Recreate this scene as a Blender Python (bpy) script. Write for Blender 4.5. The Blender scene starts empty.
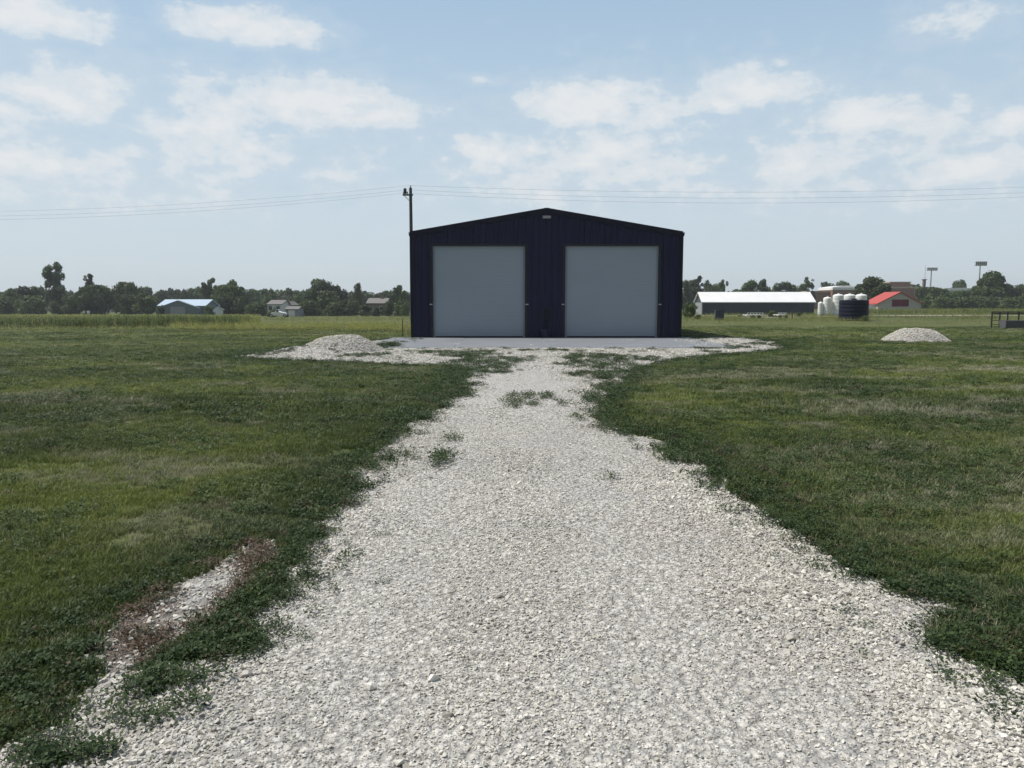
import bpy, bmesh, math, random
import numpy as np
from mathutils import Vector, Matrix, Euler

random.seed(7); RNG = np.random.default_rng(7)
R = math.radians
scene = bpy.context.scene
COL = scene.collection

# ------------------------------------------------------------------ camera model
F = 769.0; CH = 1.6; PITCH = math.atan(81.0/F)
cp, sp = math.cos(PITCH), math.sin(PITCH)
def ray(px, py):
    a = (px-512.0)/F; b = (384.0-py)/F
    return a, b*sp+cp, b*cp-sp
def gp(px, py, z=0.0):
    dx, dy, dz = ray(px, py); t = (z-CH)/dz
    return (dx*t, dy*t)
def at(px, py, Y):
    dx, dy, dz = ray(px, py); t = Y/dy
    return dx*t, CH+dz*t
def X(px, Y, py=308): return at(px, py, Y)[0]
def Z(py, Y): return at(512, py, Y)[1]

cam_d = bpy.data.cameras.new('camera'); cam = bpy.data.objects.new('camera', cam_d); COL.objects.link(cam)
cam_d.sensor_width = 36; cam_d.lens = 36*F/1024; cam_d.clip_start = 0.05; cam_d.clip_end = 9000
cam.location = (0, 0, CH); cam.rotation_euler = (math.pi/2-PITCH, 0, 0)
scene.camera = cam

# ------------------------------------------------------------------ numpy noise
_T = RNG.random((256, 256))
def vnoise(x, y):
    x = np.asarray(x, float); y = np.asarray(y, float)
    xi = np.floor(x).astype(int); yi = np.floor(y).astype(int)
    fx = x-xi; fy = y-yi; fx = fx*fx*(3-2*fx); fy = fy*fy*(3-2*fy)
    g = lambda i, j: _T[i & 255, j & 255]
    return (g(xi, yi)*(1-fx)+g(xi+1, yi)*fx)*(1-fy)+(g(xi, yi+1)*(1-fx)+g(xi+1, yi+1)*fx)*fy
def fbm(x, y, o=4):
    s = 0; a = .5; n = 0
    for k in range(o):
        s = s+a*vnoise(x*2**k+17.3*k, y*2**k+5.1*k); n += a; a *= .5
    return s/n
def sstep(a, b, v):
    t = np.clip((v-a)/(b-a), 0, 1); return t*t*(3-2*t)

# ------------------------------------------------------------------ terrain height
_ky = np.array([-100, 60, 110, 170, 300, 700, 1500, 3000.])
_kl = np.array([0, 0, -.9, -1.35, -2.2, -4, -4, -4.])
_kr = np.array([0, 0, -.05, -.12, -.1, 0, 0, 0.])
_kk = np.array([0, 0, -.30, -.85, -1.2, -1.5, -1, 0.])
def terrain(x, y):
    x = np.asarray(x, float); y = np.asarray(y, float)
    u = x/np.maximum(y, 30)
    L = np.interp(y, _ky, _kl); Rr = np.interp(y, _ky, _kr); K = np.interp(y, _ky, _kk)
    w1 = sstep(-.2, .1, u); w2 = sstep(.36, .46, u)
    z = (L*(1-w1)+K*w1)*(1-w2)+Rr*w2
    near = sstep(14, 40, y)
    padm = sstep(-9, -6, x)*sstep(13, 9, x)*sstep(24, 27, y)*sstep(60, 52, y)
    return (z + (fbm(x*.12+3, y*.12, 3)-.5)*.12*near)*(1-padm)-.05*padm

# ------------------------------------------------------------------ gravel area (signed distance, >0 inside)
def P(l): return np.array([gp(*p) for p in l])
main = P([(228,357),(262,352.5),(300,348),(345,343),(374,339.5),(400,338)])
main = np.vstack([main, [[-4.9, 34.9],[8.3,34.9]],
  P([(700,336),(742,337.5),(772,341),(789,346.5),(770,350),(742,352.5),(702,356.5),(672,360),(655,363),(638,368),(628,378),
     (612,388),(598,402),(600,422),(640,436),(672,448),(700,460),(722,478),(760,505),(800,531),(850,563),(900,585),(950,598),
     (972,612),(930,632),(962,656),(1024,682)]), [[2.25,2.2],[2.15,0],[2.1,-8],[-2.0,-8],[-1.9,1.8]],
  P([(0,752),(30,740),(75,722),(85,700),(110,680),(150,664),(200,660),(240,652),(248,625),(262,600),(288,570),(302,540),(322,512),(338,490),
     (352,474),(372,458),(390,440),(412,425),(432,410),(456,396),(464,382),(472,370),(455,365.5),(400,364.5),(350,362.5),(300,361),(262,358.5)])])
chan = P([(282,535),(238,545),(196,572),(140,598),(98,628),(78,650),(92,705),(115,690),(160,657),(198,632),(238,600),(268,568),(290,545)])
def poly_sd(px, py, poly):
    px = np.asarray(px, float); py = np.asarray(py, float)
    d = np.full(px.shape, 1e18); inside = np.zeros(px.shape, bool)
    n = len(poly)
    for i in range(n):
        ax, ay = poly[i]; bx, by = poly[(i+1) % n]
        ex, ey = bx-ax, by-ay
        t = np.clip(((px-ax)*ex+(py-ay)*ey)/(ex*ex+ey*ey+1e-12), 0, 1)
        d = np.minimum(d, (px-ax-t*ex)**2+(py-ay-t*ey)**2)
        c = ((ay > py) != (by > py)) & (px < (bx-ax)*(py-ay)/(by-ay+1e-18)+ax)
        inside ^= c
    return np.where(inside, 1, -1)*np.sqrt(d)
def gravel_sd(x, y, rough=True):
    m = np.maximum(poly_sd(x, y, main), poly_sd(x, y, chan)-.015)
    if rough:
        a = np.clip(np.asarray(y)/10.0, .35, 1.6)
        m = m+(fbm(x*1.7, y*1.7+9, 4)-.5)*.45*a+(fbm(x*9, y*9, 2)-.5)*.12*a
    return m
def drive_h(x, y, sd):
    e = sstep(0, .7, sd)
    track = 1.0*np.exp(-((x-.95)/.35)**2)+np.exp(-((x+.55)/.35)**2)
    track = track*sstep(16, 8, y)
    return -.02+.02*sstep(-.05, .05, sd)+.03*e-.014*track*e+.2*np.exp(-((x+6.7)/1.0)**2-((y-24.6)/.8)**2)*e+.1*np.exp(-((x+5.9)/.5)**2-((y-22.9)/.5)**2)*e+(fbm(x*1.3, y*1.3, 3)-.5)*.03*e+(fbm(x*7, y*7, 2)-.5)*.012*e

def lawn_tone(x, y):
    """0 = deep green, 1 = olive / yellowish"""
    t = .05*sstep(8, 4, y)+fbm(x*.35+4, y*.35, 4)*.7+fbm(x*.06, y*.22+8, 3)*.6+fbm(x*2.3, y*2.3, 2)*.25-.32
    return np.clip((t-.13)*1.9, 0, 1)
def lawn_dry(x, y):
    d = fbm(x*.5+40, y*.8+3, 4)
    s = sstep(.56, .7, d)*.65
    right = sstep(.5, 3, x)*sstep(24, 16, y)
    s2 = sstep(.49, .64, fbm(x*.35+90, y*.9+31, 4))*right
    return np.clip(s+s2*.65, 0, 1)

# ------------------------------------------------------------------ object helpers
def tag(o, label=None, cat=None, group=None, kind=None):
    if label: o['label'] = label
    if cat: o['category'] = cat
    if group: o['group'] = group
    if kind: o['kind'] = kind
    return o
def empty(name, loc=(0,0,0), rz=0, **k):
    o = bpy.data.objects.new(name, None); COL.objects.link(o); o.location = loc; o.rotation_euler = (0,0,rz)
    o.empty_display_size = .2
    return tag(o, **k)
def link(name, me, parent=None, mat=None):
    o = bpy.data.objects.new(name, me); COL.objects.link(o)
    if mat and not me.materials: me.materials.append(mat)
    if parent: o.parent = parent
    return o
def copy_tree(o, parent=None):
    c = o.copy(); COL.objects.link(c); c.parent = parent
    for ch in [q for q in bpy.data.objects if q.parent == o]: copy_tree(ch, c)
    return c
class MB:
    def __init__(s): s.v = []; s.f = []
    def add(s, vs, fs):
        n = len(s.v); s.v += [tuple(v) for v in vs]; s.f += [tuple(i+n for i in f) for f in fs]; return s
    def box(s, x0, x1, y0, y1, z0, z1):
        return s.add([(x0,y0,z0),(x1,y0,z0),(x1,y1,z0),(x0,y1,z0),(x0,y0,z1),(x1,y0,z1),(x1,y1,z1),(x0,y1,z1)],
              [(0,3,2,1),(4,5,6,7),(0,1,5,4),(1,2,6,5),(2,3,7,6),(3,0,4,7)])
    def tube(s, p, q, r0, r1=None, n=8):
        r1 = r0 if r1 is None else r1
        p = Vector(p); q = Vector(q); d = (q-p).normalized(); a = d.orthogonal().normalized(); b = d.cross(a)
        vs = [p+(a*math.cos(t)+b*math.sin(t))*r0 for t in [2*math.pi*i/n for i in range(n)]]
        vs += [q+(a*math.cos(t)+b*math.sin(t))*r1 for t in [2*math.pi*i/n for i in range(n)]]
        fs = [(i,(i+1)%n,(i+1)%n+n,i+n) for i in range(n)]+[tuple(range(n))[::-1], tuple(range(n,2*n))]
        return s.add(vs, fs)
    def lathe(s, prof, cx=0, cy=0, n=24):
        vs = []; fs = []
        for r, z in prof: vs += [(cx+r*math.cos(2*math.pi*i/n), cy+r*math.sin(2*math.pi*i/n), z) for i in range(n)]
        for k in range(len(prof)-1):
            fs += [(k*n+i, k*n+(i+1)%n, (k+1)*n+(i+1)%n, (k+1)*n+i) for i in range(n)]
        fs += [tuple(range(n))[::-1], tuple(range((len(prof)-1)*n, len(prof)*n))]
        return s.add(vs, fs)
    def prism(s, poly, y0, y1):          # poly in x,z
        n = len(poly)
        vs = [(x,y0,z) for x,z in poly]+[(x,y1,z) for x,z in poly]
        fs = [tuple(range(n)), tuple(range(n,2*n))[::-1]]+[(i+n,(i+1)%n+n,(i+1)%n,i) for i in range(n)]
        return s.add(vs, fs)
    def mesh(s, name):
        me = bpy.data.meshes.new(name); me.from_pydata(s.v, [], s.f); me.update()
        b = bmesh.new(); b.from_mesh(me); bmesh.ops.recalc_face_normals(b, faces=b.faces); b.to_mesh(me); b.free()
        return me
    def build(s, name, mat, parent=None, smooth=False, bevel=0):
        me = s.mesh(name); me.materials.append(mat)
        if smooth:
            me.polygons.foreach_set('use_smooth', [True]*len(me.polygons)); me.set_sharp_from_angle(angle=R(40))
        o = link(name, me, parent)
        if bevel:
            m = o.modifiers.new('bevel', 'BEVEL'); m.width = bevel; m.segments = 2; m.limit_method = 'ANGLE'
        return o
def np_mesh(name, V, Fa, mat=None, attrs=None, smooth=False):
    """V (n,3), Fa (m,k) fixed-size faces"""
    V = np.asarray(V, np.float32); Fa = np.asarray(Fa, np.int32)
    me = bpy.data.meshes.new(name); m, k = Fa.shape
    me.vertices.add(len(V)); me.vertices.foreach_set('co', V.ravel())
    me.loops.add(m*k); me.loops.foreach_set('vertex_index', Fa.ravel())
    me.polygons.add(m); me.polygons.foreach_set('loop_start', np.arange(0, m*k, k, dtype=np.int32))
    me.polygons.foreach_set('loop_total', np.full(m, k, np.int32))
    if attrs:
        for an, av in attrs.items():
            a = me.attributes.new(an, 'FLOAT', 'POINT'); a.data.foreach_set('value', np.asarray(av, np.float32))
    me.update(calc_edges=True); me.validate()
    if smooth: me.polygons.foreach_set('use_smooth', [True]*len(me.polygons))
    if mat: me.materials.append(mat)
    return me

# ------------------------------------------------------------------ material helpers
class NT:
    def __init__(s, nt): s.nt = nt; s.nt.nodes.clear()
    def n(s, t, ins=None, **kw):
        nd = s.nt.nodes.new(t)
        for k, v in kw.items(): setattr(nd, k, v)
        if ins:
            for k, v in ins.items():
                sk = nd.inputs[k]
                if isinstance(v, bpy.types.NodeSocket): s.nt.links.new(v, sk)
                else: sk.default_value = v
        return nd
    def math(s, op, a, b=None, c=None, clamp=False):
        d = {0: a}
        if b is not None: d[1] = b
        if c is not None: d[2] = c
        return s.n('ShaderNodeMath', d, operation=op, use_clamp=clamp).outputs[0]
    def mix(s, f, a, b):
        nd = s.n('ShaderNodeMix', data_type='RGBA')
        for i, v in ((0, f), (6, a), (7, b)):
            if isinstance(v, bpy.types.NodeSocket): s.nt.links.new(v, nd.inputs[i])
            else: nd.inputs[i].default_value = v if i == 0 else (tuple(v)+(1,))[:4]
        return nd.outputs[2]
    def noise(s, sc, det=4, rough=.55, vec=None, dist=0):
        d = {'Scale': sc, 'Detail': det, 'Roughness': rough, 'Distortion': dist}
        if vec is not None: d['Vector'] = vec
        return s.n('ShaderNodeTexNoise', d).outputs[0]
    def ramp(s, f, a, b, lo=0., hi=1.):
        return s.n('ShaderNodeMapRange', {0: f, 1: a, 2: b, 3: lo, 4: hi}).outputs[0]
    def out(s, sh): s.n('ShaderNodeOutputMaterial', {'Surface': sh})
def newmat(name):
    m = bpy.data.materials.new(name); m.use_nodes = True; return m, NT(m.node_tree)
def plain(name, col, rough=.6, metal=0, var=.15, sc=3., bump=0, bsc=60., obj=True, spec=.5):
    m, t = newmat(name)
    tc = t.n('ShaderNodeTexCoord').outputs['Object']
    n = t.noise(sc, 5, .6, tc)
    c = t.mix(t.ramp(n, .3, .7), [x*(1-var) for x in col], [min(1, x*(1+var)) for x in col])
    d = {'Base Color': c, 'Roughness': t.ramp(t.noise(sc*4, 3, .6, tc), .3, .7, max(0, rough-.08), min(1, rough+.08)), 'Metallic': metal, 'Specular IOR Level': spec}
    if bump:
        b = t.n('ShaderNodeBump', {'Height': t.noise(bsc, 4, .6, tc), 'Strength': bump, 'Distance': .02}); d['Normal'] = b.outputs[0]
    t.out(t.n('ShaderNodeBsdfPrincipled', d).outputs[0]); return m
def leafmat(name, dark, light, dry=None, instancer=False, trans=.3, objrand=False):
    m, t = newmat(name)
    ty = 'INSTANCER' if instancer else 'GEOMETRY'
    tone = t.n('ShaderNodeAttribute', attribute_name='tone', attribute_type=ty).outputs['Fac']
    tone2 = t.math('ADD', tone, t.ramp(t.n('ShaderNodeObjectInfo').outputs['Random'], 0, 1, -.12, .12), clamp=True)
    c = t.mix(tone2, dark, light)
    if dry is not None:
        dr = t.n('ShaderNodeAttribute', attribute_name='dry', attribute_type=ty).outputs['Fac']
        c = t.mix(dr, c, dry)
    if objrand:
        hs = t.n('ShaderNodeHueSaturation', {'Color': c, 'Hue': t.ramp(t.n('ShaderNodeObjectInfo').outputs['Random'], 0, 1, .485, .52), 'Value': t.ramp(t.n('ShaderNodeObjectInfo').outputs['Random'], 0, 1, .8, 1.25)})
        c = hs.outputs[0]
    p = t.n('ShaderNodeBsdfPrincipled', {'Base Color': c, 'Roughness': .6, 'Specular IOR Level': .25})
    tr = t.n('ShaderNodeBsdfTranslucent', {'Color': c})
    t.out(t.n('ShaderNodeMixShader', {0: trans, 1: p.outputs[0], 2: tr.outputs[0]}).outputs[0]); return m

M = {}
# ground
def ground_mat():
    m, t = newmat('lawn_soil')
    pos = t.n('ShaderNodeNewGeometry').outputs['Position']
    tone = t.n('ShaderNodeAttribute', attribute_name='tone').outputs['Fac']
    dry = t.n('ShaderNodeAttribute', attribute_name='dry').outputs['Fac']
    n1 = t.noise(5, 6, .7, pos); n2 = t.noise(.35, 5, .6, pos)
    st = t.n('ShaderNodeVectorMath', {0: pos, 1: (.05, .9, 1)}, operation='MULTIPLY').outputs[0]
    n3 = t.noise(1, 4, .6, st)
    v = t.math('ADD', t.math('MULTIPLY', tone, .6), t.math('ADD', t.math('MULTIPLY', t.ramp(n1, .3, .7), .3), t.math('MULTIPLY', t.ramp(n3, .35, .65), .3)), clamp=True)
    c = t.mix(v, (.034, .05, .018), (.13, .15, .05))
    c = t.mix(t.math('MULTIPLY', t.ramp(n2, .5, .75), .5), c, (.10, .09, .055))
    c = t.mix(t.math('MULTIPLY', dry, .7), c, (.19, .17, .13))
    b = t.n('ShaderNodeBump', {'Height': t.noise(14, 5, .7, pos), 'Strength': .8, 'Distance': .06})
    t.out(t.n('ShaderNodeBsdfPrincipled', {'Base Color': c, 'Roughness': .95, 'Specular IOR Level': .1, 'Normal': b.outputs[0]}).outputs[0]); return m
def gravel_mat(name='gravel_bed', mul=1.0):
    m, t = newmat(name)
    pos = t.n('ShaderNodeNewGeometry').outputs['Position']
    vo = t.n('ShaderNodeTexVoronoi', {'Vector': pos, 'Scale': 26.0, 'Randomness': 1.0})
    vo2 = t.n('ShaderNodeTexVoronoi', {'Vector': pos, 'Scale': 70.0, 'Randomness': 1.0})
    sep = t.n('ShaderNodeSeparateColor', {0: vo.outputs['Color']})
    sep2 = t.n('ShaderNodeSeparateColor', {0: vo2.outputs['Color']})
    big = t.noise(.9, 5, .6, pos)
    v = t.math('ADD', t.math('MULTIPLY', sep.outputs[0], .5), t.math('MULTIPLY', sep2.outputs[1], .5))
    c = t.mix(v, tuple(x*mul for x in (.34, .328, .30)), tuple(x*mul for x in (.66, .64, .60)))
    c = t.mix(t.math('MULTIPLY', t.ramp(vo.outputs['Distance'], .4, .75), .55), c, (.12, .115, .11))
    c = t.mix(t.math('MULTIPLY', t.ramp(big, .5, .68), .45), c, (.31, .31, .315))
    soil = t.n('ShaderNodeAttribute', attribute_name='soil').outputs['Fac']
    c = t.mix(t.math('MULTIPLY', soil, .85), c, (.085, .062, .048))
    h = t.math('SUBTRACT', 1.0, t.math('ADD', t.math('MULTIPLY', vo.outputs['Distance'], .8), t.math('MULTIPLY', vo2.outputs['Distance'], .3)))
    b = t.n('ShaderNodeBump', {'Height': h, 'Strength': 1.0, 'Distance': .03})
    t.out(t.n('ShaderNodeBsdfPrincipled', {'Base Color': c, 'Roughness': .95, 'Specular IOR Level': .15, 'Normal': b.outputs[0]}).outputs[0]); return m
def stone_mat(name, inst=True):
    m, t = newmat(name)
    tone = t.n('ShaderNodeAttribute', attribute_name='tone', attribute_type='INSTANCER' if inst else 'GEOMETRY').outputs['Fac']
    tc = t.n('ShaderNodeTexCoord').outputs['Object']
    n = t.noise(3.0 if inst else 60, 4, .6, tc)
    c = t.mix(tone, (.29, .272, .232), (.72, .695, .63))
    c = t.mix(t.math('MULTIPLY', t.ramp(n, .45, .7), .35), c, (.45, .42, .37))
    b = t.n('ShaderNodeBump', {'Height': t.noise(6.0 if inst else 120, 4, .6, tc), 'Strength': .3, 'Distance': .02})
    t.out(t.n('ShaderNodeBsdfPrincipled', {'Base Color': c, 'Roughness': .9, 'Specular IOR Level': .2, 'Normal': b.outputs[0]}).outputs[0]); return m
M['ground'] = ground_mat(); M['gravel'] = gravel_mat(); M['stone'] = stone_mat('limestone_chip'); M['stone_geo'] = stone_mat('limestone_pile', False)
M['grass'] = leafmat('grass_blades', (.036, .066, .018), (.20, .235, .060), (.32, .31, .22), True, .3)
M['weed'] = leafmat('weed_leaves', (.026, .050, .015), (.10, .145, .042), (.13, .085, .06), True, .25)
M['weed_geo'] = leafmat('weed_patch_leaves', (.026, .050, .015), (.10, .145, .042), None, False, .25)
M['crop'] = leafmat('crop_leaves', (.06, .095, .025), (.33, .34, .085), (.34, .29, .17), True, .3)
M['tree'] = leafmat('tree_leaves', (.030, .052, .018), (.12, .155, .05), None, False, .25, True)
M['tree_light'] = leafmat('tree_leaves_pale', (.04, .07, .022), (.12, .16, .05), None, False, .3, True)
M['bark'] = plain('bark', (.09, .075, .06), .9, var=.3, sc=2)
M['conc'] = plain('concrete', (.175, .188, .205), .85, var=.12, sc=.7, bump=.2)
M['navy'] = plain('navy_steel', (.0075, .0098, .042), .42, var=.2, sc=1.2, spec=.3)
M['navy_trim'] = plain('navy_trim', (.005, .006, .018), .45, var=.1, spec=.25)
M['black'] = plain('black_trim', (.006, .006, .010), .5, var=.1)
M['door'] = plain('roller_door', (.33, .38, .425), .6, var=.03, sc=.6)
M['guide'] = plain('door_guide', (.26, .295, .33), .5, var=.05)
M['zinc'] = plain('zinc', (.5, .51, .52), .4, .6)
M['lens'] = plain('lamp_lens', (.30, .31, .32), .2)
M['white'] = plain('white_paint', (.78, .78, .76), .5, var=.06)
M['roofwhite'] = plain('white_roof_steel', (.80, .80, .80), .5, var=.05, sc=.4)
M['slate'] = plain('slate_blue_siding', (.045, .056, .080), .6, var=.15, sc=.5)
M['grey'] = plain('grey_siding', (.30, .31, .32), .6, var=.08)
M['teal'] = plain('green_grey_siding', (.13, .165, .175), .6, var=.1)
M['blueroof'] = plain('pale_blue_roof', (.42, .52, .62), .5, var=.06)
M['palewall'] = plain('pale_beige_wall', (.52, .49, .44), .7, var=.06)
M['redroof'] = plain('red_roof', (.42, .055, .035), .5, var=.1)
M['maroon'] = plain('maroon_doors', (.16, .012, .03), .5, var=.1)
M['brick'] = plain('brick', (.25, .15, .115), .9, var=.2, sc=1.5)
M['tan'] = plain('tan_wall', (.42, .36, .27), .9, var=.1)
M['greyroof'] = plain('grey_shingles', (.17, .16, .155), .9, var=.15)
M['brownwall'] = plain('brown_wall', (.22, .17, .14), .9, var=.1)
M['darktank'] = plain('dark_blue_poly', (.006, .008, .022), .6, var=.1, spec=.2)
M['polewood'] = plain('pole_wood', (.075, .070, .066), .9, var=.2, sc=4)
M['steel'] = plain('galvanised_steel', (.34, .35, .36), .5, .2)
M['wire'] = plain('wire', (.42, .43, .45), .5)
M['darkmetal'] = plain('dark_metal', (.02, .02, .022), .6)
M['glass'] = plain('dark_glass', (.03, .035, .04), .1)
M['tyre'] = plain('rubber', (.02, .02, .02), .9)
M['road'] = plain('dirt_road', (.34, .31, .25), .95, var=.12)
M['greytrough'] = plain('grey_trough', (.12, .12, .13), .7)
M['bluebag'] = plain('blue_plastic', (.03, .03, .075), .35)

# ------------------------------------------------------------------ ground sheet
def axis(lo, hi, n, k):
    a = np.linspace(-1, 1, n); s = np.sinh(a*k)/math.sinh(k)
    return np.where(s < 0, -lo*s, hi*s)
def grid_mesh(name, xs, ys, hfun, mat, attrf=None, cull=None, smooth=True):
    Xg, Yg = np.meshgrid(xs, ys); nx, ny = len(xs), len(ys)
    x = Xg.ravel(); y = Yg.ravel(); z = hfun(x, y)
    i = np.arange(nx-1); j = np.arange(ny-1); I, J = np.meshgrid(i, j)
    a = (J*nx+I).ravel(); Fa = np.stack([a, a+1, a+nx+1, a+nx], 1)
    V = np.stack([x, y, z], 1); at_ = attrf(x, y) if attrf else {}
    if cull is not None:
        c = cull(x, y); keep = c[Fa].any(1); Fa = Fa[keep]
        used = np.unique(Fa); mp = -np.ones(len(V), int); mp[used] = np.arange(len(used))
        V = V[used]; Fa = mp[Fa]; at_ = {k: v[used] for k, v in at_.items()}
    return np_mesh(name, V, Fa, mat, at_, smooth)
def tone_edge(x, y):
    sd = np.where((y < 60) & (np.abs(x) < 30), gravel_sd(x, y, False), -50)
    wd_ = np.clip(.24*y, .5, 2.8)
    e = np.where(x < .5, sstep(-1, -.08, sd/wd_)*.85, sstep(-1.0, -.1, sd)*.8)
    tn = lawn_tone(x, y)*(1-.8*e)
    band = sstep(19.5, 22, y)*sstep(31, 27, y)          # deeper green strip beyond the drive
    tn = tn*(1-.55*band)
    tn = tn*(1-.35*sstep(28, 34, y))
    return tn, lawn_dry(x, y)*(1-.9*e)*(1-.5*sstep(20, 30, y)), sd
ys = np.concatenate([np.linspace(-40, -4, 10), np.geomspace(.6, 1, 2)-4, np.geomspace(1, 1500, 330)-.0])
ys = np.unique(np.concatenate([np.linspace(-40, 1, 40), np.geomspace(1.05, 1500, 340)]))
xs = axis(-1400, 1400, 401, 9.0)*1.0
xs = np.sign(xs)*np.abs(xs)
def gattr(x, y):
    t, d, sd = tone_edge(x, y); return {'tone': t, 'dry': d}
def gh(x, y): return terrain(x, y)-.003
gme = grid_mesh('ground', xs, ys, gh, M['ground'], gattr)
tag(link('ground', gme), kind='structure')

dys = np.concatenate([np.arange(-8, 1.2, .4), np.geomspace(1.3, 36.2, 240)])
dxs = np.concatenate([np.arange(-11, -3, .16), np.arange(-3, 3, .06), np.arange(3, 13.4, .16)])
def dh(x, y): return drive_h(x, y, gravel_sd(x, y))+np.where(y > 14, terrain(x, y), 0)
def dattr(x, y): return {'soil': sstep(-.05, .12, poly_sd(x, y, chan))*sstep(.3, .5, fbm(x*3, y*3, 3))}
dme = grid_mesh('gravel_driveway', dxs, dys, dh, M['gravel'], dattr, lambda x, y: gravel_sd(x, y) > -.12)
tag(link('gravel_driveway', dme), kind='structure')

# ------------------------------------------------------------------ scatter
def scatter(name, objs, P_, rot, scl, tone, dry=None):
    n = len(P_)
    me = bpy.data.meshes.new(name); me.vertices.add(n); me.vertices.foreach_set('co', np.asarray(P_, np.float32).ravel())
    def av(nm, typ, key, arr):
        a = me.attributes.new(nm, typ, 'POINT'); a.data.foreach_set(key, np.asarray(arr).ravel())
    av('rot', 'FLOAT_VECTOR', 'vector', rot.astype(np.float32)); av('scl', 'FLOAT_VECTOR', 'vector', scl.astype(np.float32))
    av('tone', 'FLOAT', 'value', tone.astype(np.float32)); av('dry', 'FLOAT', 'value', (np.zeros(n) if dry is None else dry).astype(np.float32))
    av('pick', 'INT', 'value', RNG.integers(0, len(objs), n).astype(np.int32))
    o = link(name, me)
    c = bpy.data.collections.new(name+'_kinds')
    for q in objs: c.objects.link(q)
    ng = bpy.data.node_groups.new(name+'_scatter', 'GeometryNodeTree')
    ng.interface.new_socket('Geometry', in_out='INPUT', socket_type='NodeSocketGeometry')
    ng.interface.new_socket('Geometry', in_out='OUTPUT', socket_type='NodeSocketGeometry')
    N = ng.nodes; L = ng.links
    gi = N.new('NodeGroupInput'); go = N.new('NodeGroupOutput'); ip = N.new('GeometryNodeInstanceOnPoints')
    ci = N.new('GeometryNodeCollectionInfo'); ci.inputs['Collection'].default_value = c; ci.inputs['Separate Children'].default_value = True; ci.inputs['Reset Children'].default_value = True
    def na(nm, dt):
        a = N.new('GeometryNodeInputNamedAttribute'); a.data_type = dt; a.inputs[0].default_value = nm; return a.outputs[0]
    L.new(gi.outputs[0], ip.inputs['Points']); L.new(ci.outputs[0], ip.inputs['Instance']); ip.inputs['Pick Instance'].default_value = True
    L.new(na('pick', 'INT'), ip.inputs['Instance Index'])
    e2r = N.new('FunctionNodeEulerToRotation'); L.new(na('rot', 'FLOAT_VECTOR'), e2r.inputs[0]); L.new(e2r.outputs[0], ip.inputs['Rotation'])
    L.new(na('scl', 'FLOAT_VECTOR'), ip.inputs['Scale']); L.new(ip.outputs[0], go.inputs[0])
    md = o.modifiers.new('scatter', 'NODES'); md.node_group = ng
    return o
def src(name, me): return bpy.data.objects.new(name, me)

# crushed stone kinds: convex hulls, unit size ~1
def stone_hull(seed, flat=.62):
    r = random.Random(seed); b = bmesh.new()
    ax = (1, r.uniform(.65, .95), flat*r.uniform(.8, 1.15))
    for _ in range(13):
        v = Vector((r.gauss(0,1), r.gauss(0,1), r.gauss(0,1))).normalized()*r.uniform(.4, .54)
        b.verts.new((v.x*ax[0], v.y*ax[1], v.z*ax[2]))
    h = bmesh.ops.convex_hull(b, input=b.verts)
    for v in [v for v in b.verts if not v.link_faces]: b.verts.remove(v)
    bmesh.ops.triangulate(b, faces=b.faces)
    me = bpy.data.meshes.new('stone'); b.to_mesh(me); b.free(); return me
def stones(mat, n=8):
    l = []
    for i in range(n):
        me = stone_hull(100+i); me.materials.append(mat); l.append(src('stone_kind', me))
    return l
def sample(x0, x1, y0, y1, dens):
    n = int((x1-x0)*(y1-y0)*dens); return RNG.uniform(x0, x1, n), RNG.uniform(y0, y1, n)

pts = []; scs = []
def packed(x, y):      # 1 where finer, tyre-packed
    t = np.exp(-((x-.85+.02*y)/.45)**2)+.7*np.exp(-((x+.75-.02*y)/.4)**2)
    return np.clip(1.25*t*sstep(.12, .4, fbm(x*1.1+5, y*.5+2, 3))+.9*sstep(.53, .66, fbm(x*1.0+35, y*.8+12, 3)), 0, 1)
for (x0, x1, y0, y1, dens, s0, s1) in [(-3.2,3,.9,5.2,5200,.009,.018),(-3.2,3.2,.9,6,1300,.017,.033),(-3,3.2,5.2,10,2400,.012,.024),
        (-3,3.2,6,12,520,.022,.040),(-3,4,10,18,650,.026,.046),(-9,12,18,27.8,130,.04,.08),(-11,-5,27.8,36,60,.04,.09),(7,13,27.8,36,60,.04,.09),(-3.2,3.2,-2,.9,250,.03,.05)]:
    x, y = sample(x0, x1, y0, y1, dens)
    sd = gravel_sd(x, y); pk = packed(x, y)
    lim = s0 > .022
    p = np.where(sd > 0, 1-(.92 if lim else .35)*pk*(y < 18), np.clip(1+sd/.15, 0, 1)*.3)
    inch = poly_sd(x, y, chan) > .02
    p = np.where(inch & (s0 < .018), p*.2, np.where(inch, p*.5*sstep(.3,.5,fbm(x*5,y*5,2))+.08, p))
    k = RNG.random(len(x)) < p; x, y, sd, pk, inch = x[k], y[k], sd[k], pk[k], inch[k]
    s = s0+(s1-s0)*RNG.random(len(x))**1.6
    rightbig = 1+.35*sstep(.6, 1.6, np.abs(x-.1))*(y < 8)
    s = s*rightbig*(1-.3*pk)*np.where(inch, 1.35, 1)
    z = np.where(sd > 0, drive_h(x, y, sd), 0)+np.where(y > 14, terrain(x, y), 0)+s*.12
    pts.append(np.stack([x, y, z], 1)); scs.append(s)
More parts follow.
